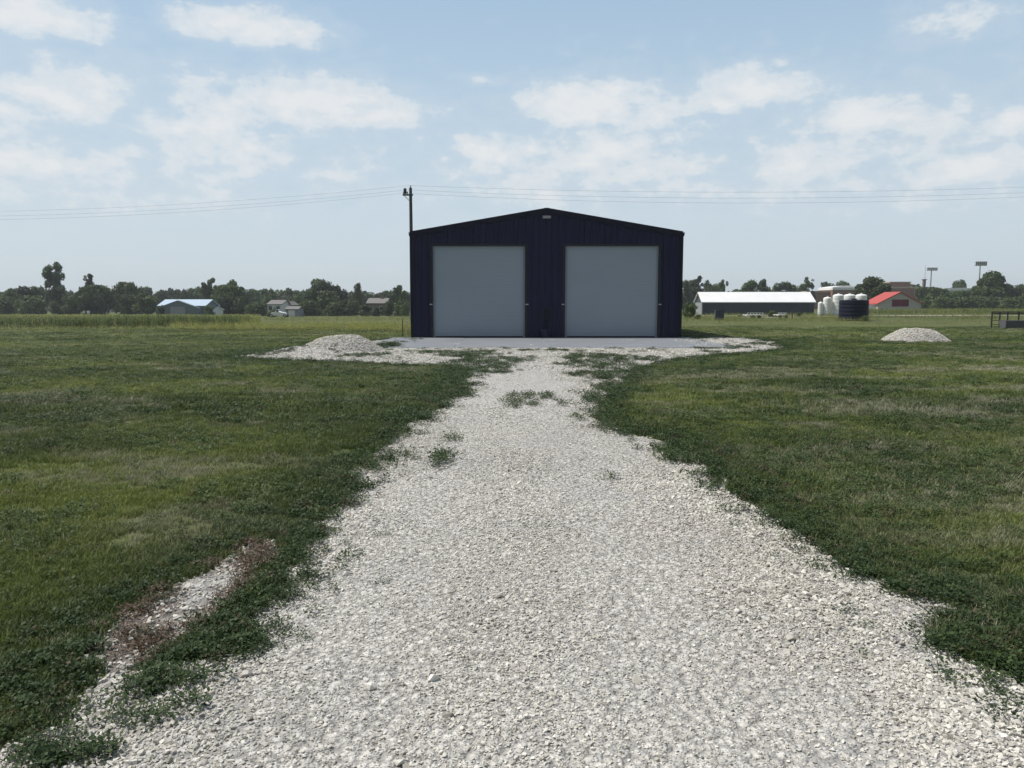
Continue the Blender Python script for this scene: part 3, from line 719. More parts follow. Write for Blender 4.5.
# ------------------------------------------------------------------ trees
def crown_mesh(seed, kind, nleaf, mat, leaf=.034, A=1.5):
    r = np.random.default_rng(seed); V = []; T = []; zs = 1.0/A; mulA = max(1., A*.75)
    lobes = []
    if kind == 'round':
        for _ in range(16):
            a = r.uniform(0, 6.28); z = r.uniform(.3, .86); w = .33*math.sqrt(max(.05, 1-((z-.5)/.5)**2)); d = w*r.uniform(.3, 1.05)
            lobes.append((d*math.cos(a), d*math.sin(a), z, r.uniform(.10, .18)))
        lobes.append((0, 0, .5, .26))
    elif kind == 'gappy':
        for _ in range(15):
            a = r.uniform(0, 6.28); z = r.uniform(.28, .93); d = r.uniform(.08, .36)*(1 if z < .8 else .7)
            lobes.append((d*math.cos(a), d*math.sin(a), z, r.uniform(.07, .125)))
        for _ in range(2): lobes.append((r.uniform(-.1, .1), r.uniform(-.1, .1), r.uniform(.35, .8), .15))
    elif kind == 'dome':
        for _ in range(22):
            a = r.uniform(0, 6.28); t = r.uniform(0, 1.45); lobes.append((.38*math.cos(t)*math.cos(a), .38*math.cos(t)*math.sin(a), .38+.5*math.sin(t), r.uniform(.09, .13)))
        lobes.append((0, 0, .45, .3)); lobes.append((0, 0, .6, .28))
    elif kind == 'bush':
        for _ in range(16):
            a = r.uniform(0, 6.28); z = r.uniform(.1, .8); d = r.uniform(.1, .36)*(1.1-.5*z); lobes.append((d*math.cos(a), d*math.sin(a), z, r.uniform(.13, .2)))
        lobes.append((0, 0, .3, .3))
    elif kind == 'tiered':
        for k in range(9):
            z = .25+.08*k; w = .42*(1-.55*(k/9.)) 
            for _ in range(3): a = r.uniform(0, 6.28); lobes.append((w*r.uniform(.3, .8)*math.cos(a), w*r.uniform(.3, .8)*math.sin(a), z, .10))
    extra = []
    for l in list(lobes):
        for _ in range(int(mulA-1+r.random())): extra.append((l[0]*r.uniform(.6,1.15)+r.normal(0,.03), l[1]*r.uniform(.6,1.15)+r.normal(0,.03), min(.95, l[2]+r.normal(0,.10)), l[3]*r.uniform(.7,1.05)))
    lobes += extra
    L = np.array(lobes); wt = L[:,3]**2; wt /= wt.sum()
    idx = r.choice(len(L), nleaf, p=wt)
    d = r.normal(size=(nleaf, 3)); d /= np.linalg.norm(d, axis=1)[:,None]
    rad = L[idx,3]*(.55+.5*r.random(nleaf)**.5)*(1+.25*r.normal(size=nleaf)*.5)
    C_ = L[idx,:3]+d*rad[:,None]*np.array([1,1,.9*zs*1.15])
    C_[:,2] = np.clip(C_[:,2], .03, 1.02)
    nrm = d+r.normal(size=(nleaf,3))*.7; nrm /= np.linalg.norm(nrm, axis=1)[:,None]
    u = np.cross(nrm, r.normal(size=(nleaf,3))); u /= np.linalg.norm(u, axis=1)[:,None]; v = np.cross(nrm, u)
    s = leaf*r.uniform(.5, 1.3, nleaf)[:,None]
    q = np.stack([C_-u*s-v*s*.3, C_+v*s*.8-u*s*.1, C_+u*s+v*s*.2, C_-v*s*.7], 1).reshape(-1, 3)
    q[:,2] = (q[:,2]-np.repeat(C_[:,2], 4))*zs+np.repeat(C_[:,2], 4)
    Fa = np.arange(nleaf*4).reshape(-1, 4)
    lt = r.random(len(L))[idx]; tn = np.clip(.15+.45*lt+.35*r.random(nleaf), 0, 1)
    me = np_mesh('crown', q, Fa, mat, {'tone': np.repeat(tn, 4)})
    tk = MB(); h0 = .5
    if kind != 'bush':
        tk.tube((0,0,-.03), (.01,0,.30), .028, .02, 8); tk.tube((.01,0,.30), (0,.01,.72), .02, .008, 6)
    else: tk.tube((0,0,-.03), (0,0,.3), .03, .015, 6)
    for l in L[:9]:
        z0 = max(.08, min(l[2]-.12, .55)); tk.tube((0,0,z0), (l[0]*.85, l[1]*.85, l[2]), .011, .004, 5)
    return me, tk.mesh('trunk')
TV = {}
def tv(kind, pale, i, A):
    A = min(3.0, max(.5, round(A*2)/2)); key = (kind, pale, i, A)
    if key not in TV:
        a, b = crown_mesh(sum(map(ord, kind))+i*37+pale+int(A*100), kind, {'round': 4600, 'gappy': 3400, 'dome': 6500, 'bush': 4200, 'tiered': 2300}[kind], M['tree_light'] if pale else M['tree'], A=A)
        b.materials.append(M['bark']); TV[key] = (a, b)
    return TV[key]
tc = [0]
def tree(px, top, wpx, D, kind='round', pale=False, label=None, group=None, wide=1.0, sink=0.0):
    x = X(px, D); zb = float(terrain(x, D))-sink; zt = Z(top, D); h = zt-zb; w = wpx/F*D/.86
    tc[0] += 1; cm, tm = tv(kind, pale, tc[0] % (3 if kind == 'round' else 2), h/w)
    bush = kind == 'bush'
    o = empty('bush' if bush else 'tree', (x, D, zb), random.uniform(0, 6.28), label=label, cat='bush' if bush else 'tree', group=group)
    k = .96
    o.scale = (w, w, h/k)
    link('crown', cm, o); link('trunk', tm, o)
    return o
G1 = 'trees of the left treeline'; G2 = 'trees of the right treeline'; G3 = 'dark shrubs before the left treeline'; G4 = 'bushes on the right'
# left background row
far = 'distant rounded tree in the hazy back row of the left treeline'
for px, top in ((-16,289),(2,292),(16,289),(38,291),(68,290),(108,291),(122,289),(146,288),(160,290),(170,288),(181,289),(193,288),(203,286),(222,287),(246,289),(256,290),(268,290),(278,292),(288,288),(300,291),(312,289),(344,291),(356,291),(368,292),(378,293),(388,292),(404,292)):
    tree(px, top+random.uniform(-1, 1), random.uniform(17, 24), random.uniform(250, 290), 'round', random.random() < .25, far, 'back row of the left treeline')
tree(55, 265, 25, 205, 'gappy', False, 'tallest dark tree of the left treeline with gaps in its crown', G1)
tree(57, 281, 22, 204, 'round', False, 'full lower tree merging with the tallest dark tree', G1)
tree(24, 286, 20, 205, 'round', False, 'medium tree left of the tallest dark tree', G1)
tree(8, 289, 22, 200, 'round', False, 'dense tree at the left edge of the treeline', G1)
tree(40, 287, 20, 208, 'round', False, 'tree pressed against the left side of the tallest tree', G1)
tree(90, 275, 15, 206, 'gappy', False, 'slim tree with a tufted open top right of the tallest tree', G1)
tree(96, 288, 34, 190, 'dome', False, 'broad dark tree in front of the tufted slim tree', G1)
tree(127, 285, 34, 215, 'round', True, 'pale green tree with wide crown above the dark shrubs', G1)
tree(212, 277, 17, 205, 'gappy', False, 'tall dark tree with notched top behind the green barn', G1)
tree(232, 279, 23, 208, 'gappy', False, 'tall tree with two tufts right of the notched tree', G1)
tree(228, 288, 36, 186, 'dome', False, 'wide dark tree right of the green barn', G1)
tree(207, 284, 13, 225, 'round', True, 'light green tree just left of the notched tree', G1)
tree(318, 280, 30, 205, 'round', True, 'large rounded mid green tree above the white sheds', G1)
tree(337, 286, 22, 208, 'round', False, 'rounded tree right of the large mid green tree', G1)
tree(358, 283, 16, 200, 'tiered', False, 'layered dark conifer left of the brown house', G1)
tree(399, 287, 20, 195, 'gappy', False, 'tree beside the left wall of the navy building', G1)
tree(330, 293, 30, 190, 'bush', False, 'dense bush below the rounded tree of the left treeline', G3)
tree(72, 294, 20, 190, 'bush', False, 'dark bush under the tallest tree', G3)
tree(30, 297, 34, 190, 'bush', False, 'low wide bush under the trees at the left', G3)
tree(5, 298, 26, 192, 'bush', False, 'low bush at the left frame edge', G3)
tree(56, 301, 13, 182, 'bush', True, 'pale green bush at the foot of the tallest tree', G3)
tree(127, 294, 17, 182, 'bush', False, 'dark rounded bush left of the green barn', G3)
tree(147, 293, 25, 180, 'bush', False, 'dark bush touching the left wall of the green barn', G3)
tree(209, 305, 11, 160, 'bush', False, 'small bush hiding the white-roofed lean shed', G3)
tree(161, 303, 9, 160, 'bush', False, 'small dark bush at the left corner of the grey barn', G3)
tree(199, 304, 12, 176, 'bush', False, 'small dark bush in front of the green barn', G3)
tree(217, 296, 26, 182, 'bush', False, 'dark bush right of the small bush by the barn', G3)
tree(240, 298, 22, 184, 'bush', False, 'dark bush under the two-tufted tree', G3)
tree(257, 303, 22, 176, 'bush', True, 'green bush left of the white house', G3)
tree(272, 296, 22, 215, 'bush', False, 'bush behind the white house', G3)
tree(296, 296, 24, 215, 'bush', False, 'bush behind the grey shed', G3)
tree(311, 301, 24, 178, 'bush', True, 'green bush right of the grey shed', G3)
tree(333, 303, 22, 176, 'bush', False, 'dark bush in the middle below the conifer', G3)
tree(349, 300, 24, 184, 'bush', False, 'bush left of the brown house', G3)
tree(366, 304, 14, 170, 'bush', False, 'small bush in front of the brown house', G3)
tree(388, 301, 14, 172, 'bush', True, 'pale bush right of the brown house', G3)
tree(402, 302, 17, 170, 'bush', False, 'bush beside the navy building wall', G3)
tree(377, 307, 9, 168, 'bush', False, 'smallest bush before the brown house', G3)
tree(272, 310, 12, 165, 'bush', True, 'low green bush in front of the white house', G3)
# behind the building (seen from a step aside)
for px in range(424, 680, 21):
    tree(px, 289+random.uniform(-3, 3), 26, random.uniform(215, 250), 'round', False, 'tree of the line hidden behind the navy building', 'trees behind the navy building')
# right
farr = 'distant rounded tree in the back row behind the long shed'
for px, top in ((690,281),(712,284),(733,290),(770,287),(800,284),(716,283),(750,287)):
    tree(px, top, 20, 290, 'round', False, farr, 'back row of the right treeline')
tree(684, 277, 14, 240, 'round', False, 'tree partly hidden by the right wall of the navy building', G2)
tree(698, 275, 17, 240, 'gappy', False, 'tall open tree next to the right wall of the navy building', G2)
tree(708, 279, 16, 245, 'round', False, 'tree between the tall open tree and the notch of sky', G2)
tree(723, 279, 13, 245, 'gappy', False, 'narrow tree just left of the sky notch behind the long shed', G2)
tree(746, 279, 22, 240, 'round', False, 'dark rounded tree above the middle of the long shed', G2)
tree(761, 281, 18, 240, 'gappy', False, 'open tree right of the dark rounded one behind the long shed', G2)
tree(779, 281, 18, 245, 'round', False, 'tree above the right half of the long shed', G2)
tree(790, 281, 20, 250, 'round', False, 'rounded tree near the right end of the long shed', G2)
tree(808, 278, 15, 240, 'gappy', False, 'tall tree at the right end of the long shed', G2)
tree(828, 282, 22, 330, 'round', False, 'far tree behind the left end of the brick building', G2)
tree(845, 281, 26, 335, 'round', False, 'far tree behind the middle of the brick building', G2)
tree(872, 278, 33, 175, 'dome', False, 'large dark broad tree between the brick building and the red-roofed barn', G2)
tree(911, 284, 26, 300, 'round', False, 'far low tree behind the red-roofed barn', G2)
tree(956, 280, 20, 320, 'round', False, 'far blue-green tree above the flat white roof', G2)
tree(991, 273, 29, 215, 'dome', False, 'large dome-shaped tree right of the second floodlight pole', G2)
for px, top, w, D, pl, lb in ((926,289,24,225,0,'tree just right of the red-roofed barn'),(941,288,22,230,0,'tree below the first floodlight pole'),(951,292,18,215,1,'lighter tree before the flat tan building'),
    (966,292,20,220,0,'tree below the flat white roof'),(977,286,20,228,0,'tree at the foot of the second floodlight pole'),(1008,285,22,225,0,'tree right of the dome-shaped tree'),(1022,284,24,225,0,'tree at the right frame edge'),(1040,286,26,230,0,'tree just beyond the right frame edge')):
    tree(px, top, w, D, 'round', bool(pl), lb, G2)
for px, top, w, lb in ((932,297,26,'low dark bush right of the barn wall'),(948,299,22,'low bush below the flat tan building'),(962,298,24,'second low bush below the flat tan building'),(980,297,24,'low bush left of the dome-shaped tree'),(1000,298,26,'low bush under the dome-shaped tree'),(1018,297,26,'low bush near the right frame edge')):
    tree(px, top, w, 200, 'bush', False, lb, G4)
tree(690, 302, 15, 90, 'bush', False, 'black-green shrub left of the long shed', G4)
tree(698, 315, 7, 84, 'bush', False, 'small dark shrub at the foot of the black-green shrub', G4)
tree(772.5, 311, 9, 100, 'bush', False, 'dark shrub in front of the long shed', G4)
tree(799, 312, 5, 98, 'bush', False, 'narrow dark shrub at the right end of the long shed', G4)
tree(866, 316, 8, 68, 'bush', False, 'small dark shrub against the blue tank', G4)

# far wood behind everything, one mass of foliage
def woodland():
    n = 42000; a = RNG.uniform(-.80, .80, n); Y = RNG.uniform(338, 352, n)+0*a; x = a*Y
    zb = terrain(x, Y); top = Z(294.5, 345)+(fbm(a*55, a*0+3, 4)-.45)*6.5
    z = zb+(top-zb)*RNG.random(n)**.8; C_ = np.stack([x, Y, z], 1)
    d = RNG.normal(size=(n, 3)); d[:, 1] -= .6; d /= np.linalg.norm(d, axis=1)[:, None]
    u = np.cross(d, RNG.normal(size=(n, 3))); u /= np.linalg.norm(u, axis=1)[:, None]; v = np.cross(d, u); s = RNG.uniform(.35, .8, n)[:, None]
    q = np.stack([C_-u*s, C_+v*s, C_+u*s, C_-v*s], 1).reshape(-1, 3)
    tn = np.clip(.1+.9*fbm(a*90, z*.4, 3)*RNG.uniform(.5, 1.2, n), 0, 1)
    tag(link('woodland', np_mesh('woodland', q, np.arange(n*4).reshape(-1, 4), M['tree'], {'tone': np.repeat(tn, 4)})), 'continuous far wood closing the horizon behind the fields', 'woodland', kind='stuff')
woodland()

# ------------------------------------------------------------------ far buildings
def gable(name, label, px0, px1, ybase, yeave, yridge, Y, depth, wall, roof, ridge_along='y', cat='building', yaw=0, ov=.25, grp=None):
    """gable front faces camera when ridge_along y; returns empty at front centre"""
    x0, x1 = X(px0, Y), X(px1, Y); xc = (x0+x1)/2; w = (x1-x0)/2; zb = float(terrain(xc, Y))-.1
    ze = Z(yeave, Y)-zb; zr = Z(yridge, Y)-zb
    o = empty(name, (xc, Y, zb), yaw, label=label, cat=cat, group=grp)
    if ridge_along == 'y':
        MB().prism([(-w,0),(w,0),(w,ze),(0,zr-.02),(-w,ze)], 0, depth).build('wall', M[wall], o)
        m_ = MB(); a = (zr-ze)/w
        for s in (-1, 1):
            e = w+ov; m_.prism([(0, zr), (s*e, zr-a*e), (s*e, zr-a*e+.16), (0, zr+.16)], -ov, depth+ov)
        m_.build('roof', M[roof], o)
    else:
        m_ = MB(); m_.add([(-w,0,0),(w,0,0),(w,depth,0),(-w,depth,0),(-w,0,ze),(w,0,ze),(w,depth,ze),(-w,depth,ze),(-w,depth/2,zr-.05),(w,depth/2,zr-.05)],
            [(0,1,5,4),(2,3,7,6),(0,4,8,7,3),(1,2,6,9,5)]); m_.build('wall', M[wall], o)
        m_ = MB(); a = (zr-ze)/(depth/2); e = ov
        for s in (0, 1):
            yo = -e if s == 0 else depth+e; zo = ze-a*e
            m_.add([(-w-e,yo,zo),(w+e,yo,zo),(w+e,depth/2,zr),(-w-e,depth/2,zr),(-w-e,yo,zo+.15),(w+e,yo,zo+.15),(w+e,depth/2,zr+.15),(-w-e,depth/2,zr+.15)],
                [(0,1,2,3),(4,5,6,7),(0,1,5,4),(1,2,6,5),(2,3,7,6),(3,0,4,7)])
        m_.build('roof', M[roof], o)
    return o, w, ze, zr
# long shed (roof slope towards us lit, wall in shade)
Ys = 135.0
o, w, ze, zr = gable('long_shed', 'long low slate-blue shed with bright white metal roof', 702.5, 814, 314, 302, 292.6, Ys, 5.5, 'slate', 'roofwhite', 'x', 'shed', ov=.25)
m_ = MB()
for k in range(40): m_.box(-w+k*2*w/40, -w+k*2*w/40+.06, -.03, -.004, 0, ze-.1)
m_.build('siding_battens', M['slate'], o)
MB().box(-w-.04, -w-.004, .3, 5.2, .05, ze-.1).build('end_wall', M['grey'], o)  # paler grey than the front wall: the sunlit end is put into its colour
# green-grey barn left
Yg = 168.0
o, w, ze, zr = gable('barn', 'grey metal barn with pale blue roof half hidden among the left trees', 158.5, 205, 314, 306, 300, Yg, 8, 'teal', 'blueroof', 'x', 'barn')
fx = X(180, Yg)-X(181.75, Yg); fw = w*.94
MB().prism([(fx-fw,0),(fx+fw,0),(fx+fw,ze*.80),(fx,zr-.08),(fx-fw,ze*.80)], -1.2, -.02).build('front_gable', M['teal'], o)
MB().box(fx-1.6, fx+1.6, -1.26, -1.204, .1, 2.2).build('barn_door', M['grey'], o)
o, w, ze, zr = gable('lean_to_shed', 'small white-roofed shed right of the green-grey barn', 203, 213, 313, 310, 307.5, 172, 6, 'white', 'roofwhite', 'x', 'shed')
MB().box(-.5, .5, -.06, -.004, .1, 2.0).build('door', M['grey'], o)
# white houses
def windows(o, w, zs, xs_, ww=.8, hh=1.0, yf=-.05):
    for x in xs_:
        f = MB().box(x-ww/2-.08, x+ww/2+.08, yf, -.004, zs-.08, zs+hh+.08).build('window', M['white'], o)
        MB().box(x-ww/2, x+ww/2, yf-.03, yf-.003, zs, zs+hh).build('pane', M['glass'], f)
o, w, ze, zr = gable('white_house', 'white house with grey roof behind the weedy field', 267.5, 281.5, 314, 304.5, 300.5, 190, 8, 'white', 'greyroof', 'x', 'house')
windows(o, w, 1.4, (-1.0, .9)); MB().box(-.25, .35, -.05, -.004, .1, 2.1).build('door', M['grey'], o)
o, w, ze, zr = gable('white_shed', 'narrow white shed with gable front right of the white house', 283, 291, 314, 305, 302, 196, 7, 'white', 'greyroof', 'y', 'shed')
windows(o, w, 2.6, (0,), .6, .6)
o, w, ze, zr = gable('grey_shed', 'small pale grey shed with dark roof in front of the narrow white shed', 285.5, 297.5, 317, 309.5, 307, 170, 5, 'grey', 'greyroof', 'x', 'shed')
MB().box(-.7, .7, -.06, -.004, .1, 1.5).build('door', M['white'], o)
o, w, ze, zr = gable('brown_house', 'brown house with grey roof among the trees left of the navy building', 367, 386, 314, 303.5, 298.5, 188, 8, 'brownwall', 'greyroof', 'x', 'house')
windows(o, w, 1.3, (-1.3, 1.2))
m_ = MB().box(.4, .9, 3.4, 3.9, zr-.4, zr+.9).build('chimney', M['brick'], o)
# little white car by the sheds
def car(px, Y, label, L=4.2, rz=0.):
    x = X(px, Y); zb = float(terrain(x, Y)); o = empty('parked_car', (x, Y, zb), rz, label=label, cat='car')
    pr = [(-L/2,.35),(-L/2,.85),(-L/2+.15,.98),(-L/2+.7,1.03),(-L/2+1.2,1.5),(L/2-1.7,1.52),(L/2-1.05,1.05),(L/2-.15,.92),(L/2,.7),(L/2,.35)]
    MB().prism(pr, -.85, .85).build('body', M['white'], o, bevel=.08)
    MB().prism([(-L/2+.95,1.06),(-L/2+1.3,1.44),(L/2-1.8,1.46),(L/2-1.3,1.08)], -.87, .87).build('side_window', M['glass'], o)
    for sx in (-1, 1):
        for sy in (-1, 1):
            wh = MB().tube((sx*1.3, sy*.7, .33), (sx*1.3, sy*.89, .33), .33, n=18).build('wheel', M['tyre'], o)
            MB().tube((sx*1.3, sy*.885, .33), (sx*1.3, sy*.9, .33), .2, n=12).build('rim', M['zinc'], wh)
    return o
car(279, 150, 'white car parked in front of the white house', 1.9*1.0+0.8)
# white marker in field left
e = empty('field_marker', (X(88, 120), 120, float(terrain(X(88, 120), 120))), label='small white marker standing at the edge of the left crop', cat='marker')
MB().tube((0,0,0), (0,0,1.0), .05).build('post', M['white'], e); MB().box(-.24, .24, -.03, .03, .92, 1.32).build('plate', M['white'], e, bevel=.02)

# red-roofed barn
o, w, ze, zr = gable('red_roofed_barn', 'pale beige barn with bright red metal roof and maroon doors', 878, 921, 311, 303.5, 292.5, 148, 6.0, 'palewall', 'redroof', 'y', 'barn', yaw=R(0), ov=.3)
xa, xb = X(891.5, 148)-X(899.5, 148), X(908.5, 148)-X(899.5, 148)
for k in range(2):
    a = xa+(xb-xa)*k/2; MB().box(a+.04, a+(xb-xa)/2-.04, -.08, -.006, 1.15, 2.45).build('barn_door', M['maroon'], o)
MB().box(-w-1.5, -w-.05, 1.0, 5, .1, 1.4).build('lean_to', M['white'], o)
# brick buildings
def flat_bld(name, label, px0, px1, ytop, Y, depth, wall, cap, yaw=0, cat='building', caph=.6, capov=.1):
    x0, x1 = X(px0, Y), X(px1, Y); xc = (x0+x1)/2; w = (x1-x0)/2; zb = float(terrain(xc, Y))-.2; zt = Z(ytop, Y)-zb
    o = empty(name, (xc, Y, zb), yaw, label=label, cat=cat)
    MB().box(-w, w, 0, depth, 0, zt-caph).build('wall', M[wall], o)
    MB().box(-w-capov, w+capov, -capov, depth+capov, zt-caph+.003, zt).build('roof', M[cap], o, bevel=.05)
    return o, w, zt
o, w, zt = flat_bld('brick_building', 'long brick building with a white flat roof edge behind the white tanks', 832, 862, 287.2, 260, 12, 'brick', 'roofwhite', caph=.9)
windows(o, w, 1.5, (-3.5, -1.2, 1.2, 3.5), 1.2, 1.4)
MB().box(-w-6.6, -w-.05, 2, 12, 0, zt-1.7).build('wing', M['brick'], o); MB().box(-w-6.8, -w-.05, 1.8, 12.2, zt-1.697, zt-1.2).build('wing_roof', M['tan'], o)
# gently arched white roof on top
m_ = MB(); n_ = 10; pr = [(-w+(2*w)*k/n_, zt+.003+.55*math.sin(math.pi*k/n_)) for k in range(n_+1)]; m_.prism(pr, .5, 11.5); m_.build('roof_crown', M['roofwhite'], o)
o, w, zt = flat_bld('school_building', 'far reddish brick building with pale roof above the red-roofed barn', 889, 928, 287, 290, 14, 'brick', 'tan', caph=.5)
MB().box(-w+.5, w*.1, 1, 10, zt+.003, zt+1.6).build('upper_storey', M['brick'], o); MB().box(-w+.3, w*.1+.2, .8, 10.2, zt+1.603, zt+2.0).build('upper_roof', M['tan'], o)
windows(o, w, 2.0, (-5, -2, 2, 5), 1.4, 1.2)
o, w, zt = flat_bld('flat_roofed_building', 'tan flat building with bright white roof among the right trees', 944, 973, 288, 280, 14, 'tan', 'roofwhite', caph=1.0, capov=.3)
windows(o, w, 2.0, (-4, -1, 3), 1.2, 1.2)
# chimney stack & mast
e = empty('chimney_stack', (X(922.7, 285), 285, 0), label='short square chimney stack beside the thin mast', cat='chimney')
MB().tube((0,0,0), (0,0,Z(280, 285)), .75, .6, 4).build('stack', M['brownwall'], e); MB().box(-.7,.7,-.7,.7,Z(280,285)+.003,Z(280,285)+.3).build('cap', M['greyroof'], e)
e = empty('radio_mast', (X(923.3, 300), 300, 0), label='thin lattice mast left of the first floodlight pole', cat='mast')
m_ = MB(); ht = Z(265.5, 300)
for a in range(3):
    m_.tube((.25*math.cos(a*2.09), .25*math.sin(a*2.09), 0), (.08*math.cos(a*2.09), .08*math.sin(a*2.09), ht), .03, .02, 5)
m_.build('mast_legs', M['steel'], e); m_ = MB()
for k in range(26):
    z = ht*k/26; q = .25-.17*k/26; a0 = k*2.09
    m_.tube((q*math.cos(a0), q*math.sin(a0), z), (q*math.cos(a0+2.09), q*math.sin(a0+2.09), z+ht/26), .02, n=4)
m_.build('lattice', M['steel'], e)
def flood(px, ytop, ybank, wpx, Y, label):
    e = empty('floodlight_pole', (X(px, Y), Y, 0), label=label, cat='floodlight pole', group='stadium floodlight poles'); h = Z(ytop, Y); w = wpx/F*Y/2; hb = Z(ybank, Y)
    MB().tube((0,0,0), (0,0,h-.2), .28, .16, 10).build('pole', M['steel'], e, smooth=True)
    rows = 3 if h-hb > 1.3 else 2
    for r_ in range(rows):
        z = hb+(h-hb)*(r_+.5)/rows; MB().tube((-w,-.1,z-.15), (w,-.1,z-.15), .07, n=6).build('crossbar', M['steel'], e)
        for k in range(6):
            x = -w+2*w*(k+.5)/6; l = MB().lathe([(.08,0),(.24,.12),(.3,.3),(.3,.34),(.05,.34)], n=10).build('floodlight', M['grey'], e)
            l.location = (x, -.3, z+.1); l.rotation_euler = (R(110), 0, 0)
flood(929.3, 267.5, 270.8, 10.5, 270, 'shorter floodlight pole, left of the pair on the skyline')
flood(977.5, 261.5, 265.8, 11.5, 255, 'taller floodlight pole, right of the pair on the skyline')

# tanks
def tank(name, label, px0, px1, ytop, Y, mat, grp=None, dome=.18):
    x0, x1 = X(px0, Y), X(px1, Y); r_ = (x1-x0)/2; xc = (x0+x1)/2; zb = float(terrain(xc, Y)); h = Z(ytop, Y)-zb
    o = empty(name, (xc, Y, zb), 0, label=label, cat='tank', group=grp)
    pf = [(r_*.98, 0), (r_, .05)]
    nb = 5
    for k in range(nb):
        z0 = .1+(h*(1-dome)-.15)*k/nb; z1 = .1+(h*(1-dome)-.15)*(k+1)/nb; pf += [(r_, z0), (r_, z1-.06), (r_*.99, z1-.03)]
    pf += [(r_, h*(1-dome)), (r_*.9, h*(1-dome*.6)), (r_*.6, h*(1-dome*.22)), (r_*.2, h*.995)]
    MB().lathe(pf, n=32).build('shell', M[mat], o, smooth=True)
    MB().lathe([(r_*.18, h*.99), (r_*.2, h*.99+.1), (r_*.05, h*.99+.14)], n=16).build('lid', M[mat], o, smooth=True)
    MB().tube((r_*.3,-r_*1.02,.15), (r_*.3,-r_*1.02-.2,.15), .05).build('valve', M['darkmetal'], o)
    return o
GT = 'white storage tanks'
tank('storage_tank', 'slim white tank, second from the left of the white tanks', 823.2, 831, 297, 112, 'white', GT, .08)
tank('storage_tank', 'small white tank nearest the long shed', 818, 822.8, 302, 112, 'white', GT, .08)
tank('storage_tank', 'tall white tank left of the three domed tanks', 832.7, 843, 294, 112, 'white', GT, .08)
tank('storage_tank', 'tall white tank in the middle of the three domed tanks', 843.6, 854.6, 294, 112.5, 'white', GT, .08)
tank('storage_tank', 'tall white tank right of the three domed tanks', 855.2, 866, 294, 113, 'white', GT, .08)
tank('water_tank', 'wide dark blue round tank standing before the white tanks', 840, 867.5, 299.6, 71, 'darktank', dome=.04)

# yard things in front of long shed
e = empty('utility_cabinet', (X(719.5, 78), 78, float(terrain(X(719.5, 78), 78))), label='grey-blue utility cabinet before the left half of the long shed', cat='utility cabinet')
for k in range(2): MB().box(-.44+k*.46, -.02+k*.46, -.2, .2, .05, .96).build('cabinet_door', M['slate'], e, bevel=.02)
MB().box(-.5, .5, -.16, .24, 0, .05).build('plinth', M['conc'], e); MB().box(-.47, .47, -.24, .25, .963, 1.02).build('cabinet_roof', M['slate'], e)
def trailer(px, Y, L, label):
    x = X(px, Y); e = empty('flatbed_trailer', (x, Y, float(terrain(x, Y))-.12), R(6), label=label, cat='trailer', group='trailers before the long shed')
    MB().box(-L/2, L/2, -.7, .7, .45, .55).build('deck', M['white'], e, bevel=.01)
    m_ = MB()
    for k in range(6): xx = -L/2+.05+k*(L-.1)/5; m_.box(xx-.03, xx+.03, -.70, -.64, .553, .75)
    m_.box(-L/2, L/2, -.705, -.645, .753, .8); m_.build('side_rail', M['white'], e)
    for sx in (-.3, .4): MB().tube((sx, -.85, .24), (sx, -.68, .24), .24, n=14).build('wheel', M['tyre'], e)
    MB().tube((-L/2, 0, .45), (-L/2-.8, 0, .40), .04).build('hitch', M['darkmetal'], e)
trailer(753, 88, 1.9, 'white flatbed trailer before the middle of the long shed'); trailer(780, 92, 1.0, 'short white trailer right of the dark shrub before the long shed')
e = empty('field_post', (X(792.5, 84), 84, float(terrain(X(792.5, 84), 84))), label='dark field post before the right end of the long shed', cat='post')
MB().tube((0,0,-.1), (0,0,.9), .07, .06).build('shaft', M['polewood'], e); MB().tube((0,0,.9), (0,0,.96), .09, .05).build('cap', M['darkmetal'], e)

# pipe rail pen at the right edge
Yf = 49.0; e = empty('pipe_rail_fence', (X(992.5, Yf), Yf, 0), label='dark pipe rail pen fence at the right edge of the lawn', cat='fence')
hh = Z(311.5, Yf); L = 4.2
for k in range(7):
    x = k*.5 if k < 3 else .92+(k-2)*.78
    MB().box(x-.03, x+.03, -.03, .03, -.1, hh if k < 3 else hh*.97).build('post', M['darkmetal'], e)
for z in (hh, hh*.9): MB().tube((-.05,-.07,z-.03), (L,-.07,z-.03), .035, n=8).build('rail', M['darkmetal'], e)
for z in (.25, .5): MB().tube((-.05,-.07,z), (L,-.07,z), .018, n=8).build('rail', M['darkmetal'], e)
e = empty('stock_trough', (X(1019, Yf-.5), Yf-.5, 0), label='long grey stock trough in front of the pipe rail pen fence', cat='trough')
MB().add([(-.95,-.3,.05),(1.9,-.3,.05),(1.9,.3,.05),(-.95,.3,.05),(-1.0,-.38,.5),(1.95,-.38,.5),(1.95,.33,.5),(-1.0,.33,.5),(-.95,-.3,.49),(1.9,-.3,.49),(1.9,.26,.49),(-.95,.26,.49),(-.9,-.25,.15),(1.85,-.25,.15),(1.85,.22,.15),(-.9,.22,.15)],
   [(0,1,2,3),(0,1,5,4),(1,2,6,5),(2,3,7,6),(3,0,4,7),(4,5,9,8),(5,6,10,9),(6,7,11,10),(7,4,8,11),(8,9,13,12),(9,10,14,13),(10,11,15,14),(11,8,12,15),(12,13,14,15)]).build('basin', M['greytrough'], e)
for x in (-.7, 1.6): MB().box(x-.06, x+.06, -.28, .28, 0, .05).build('leg', M['darkmetal'], e)

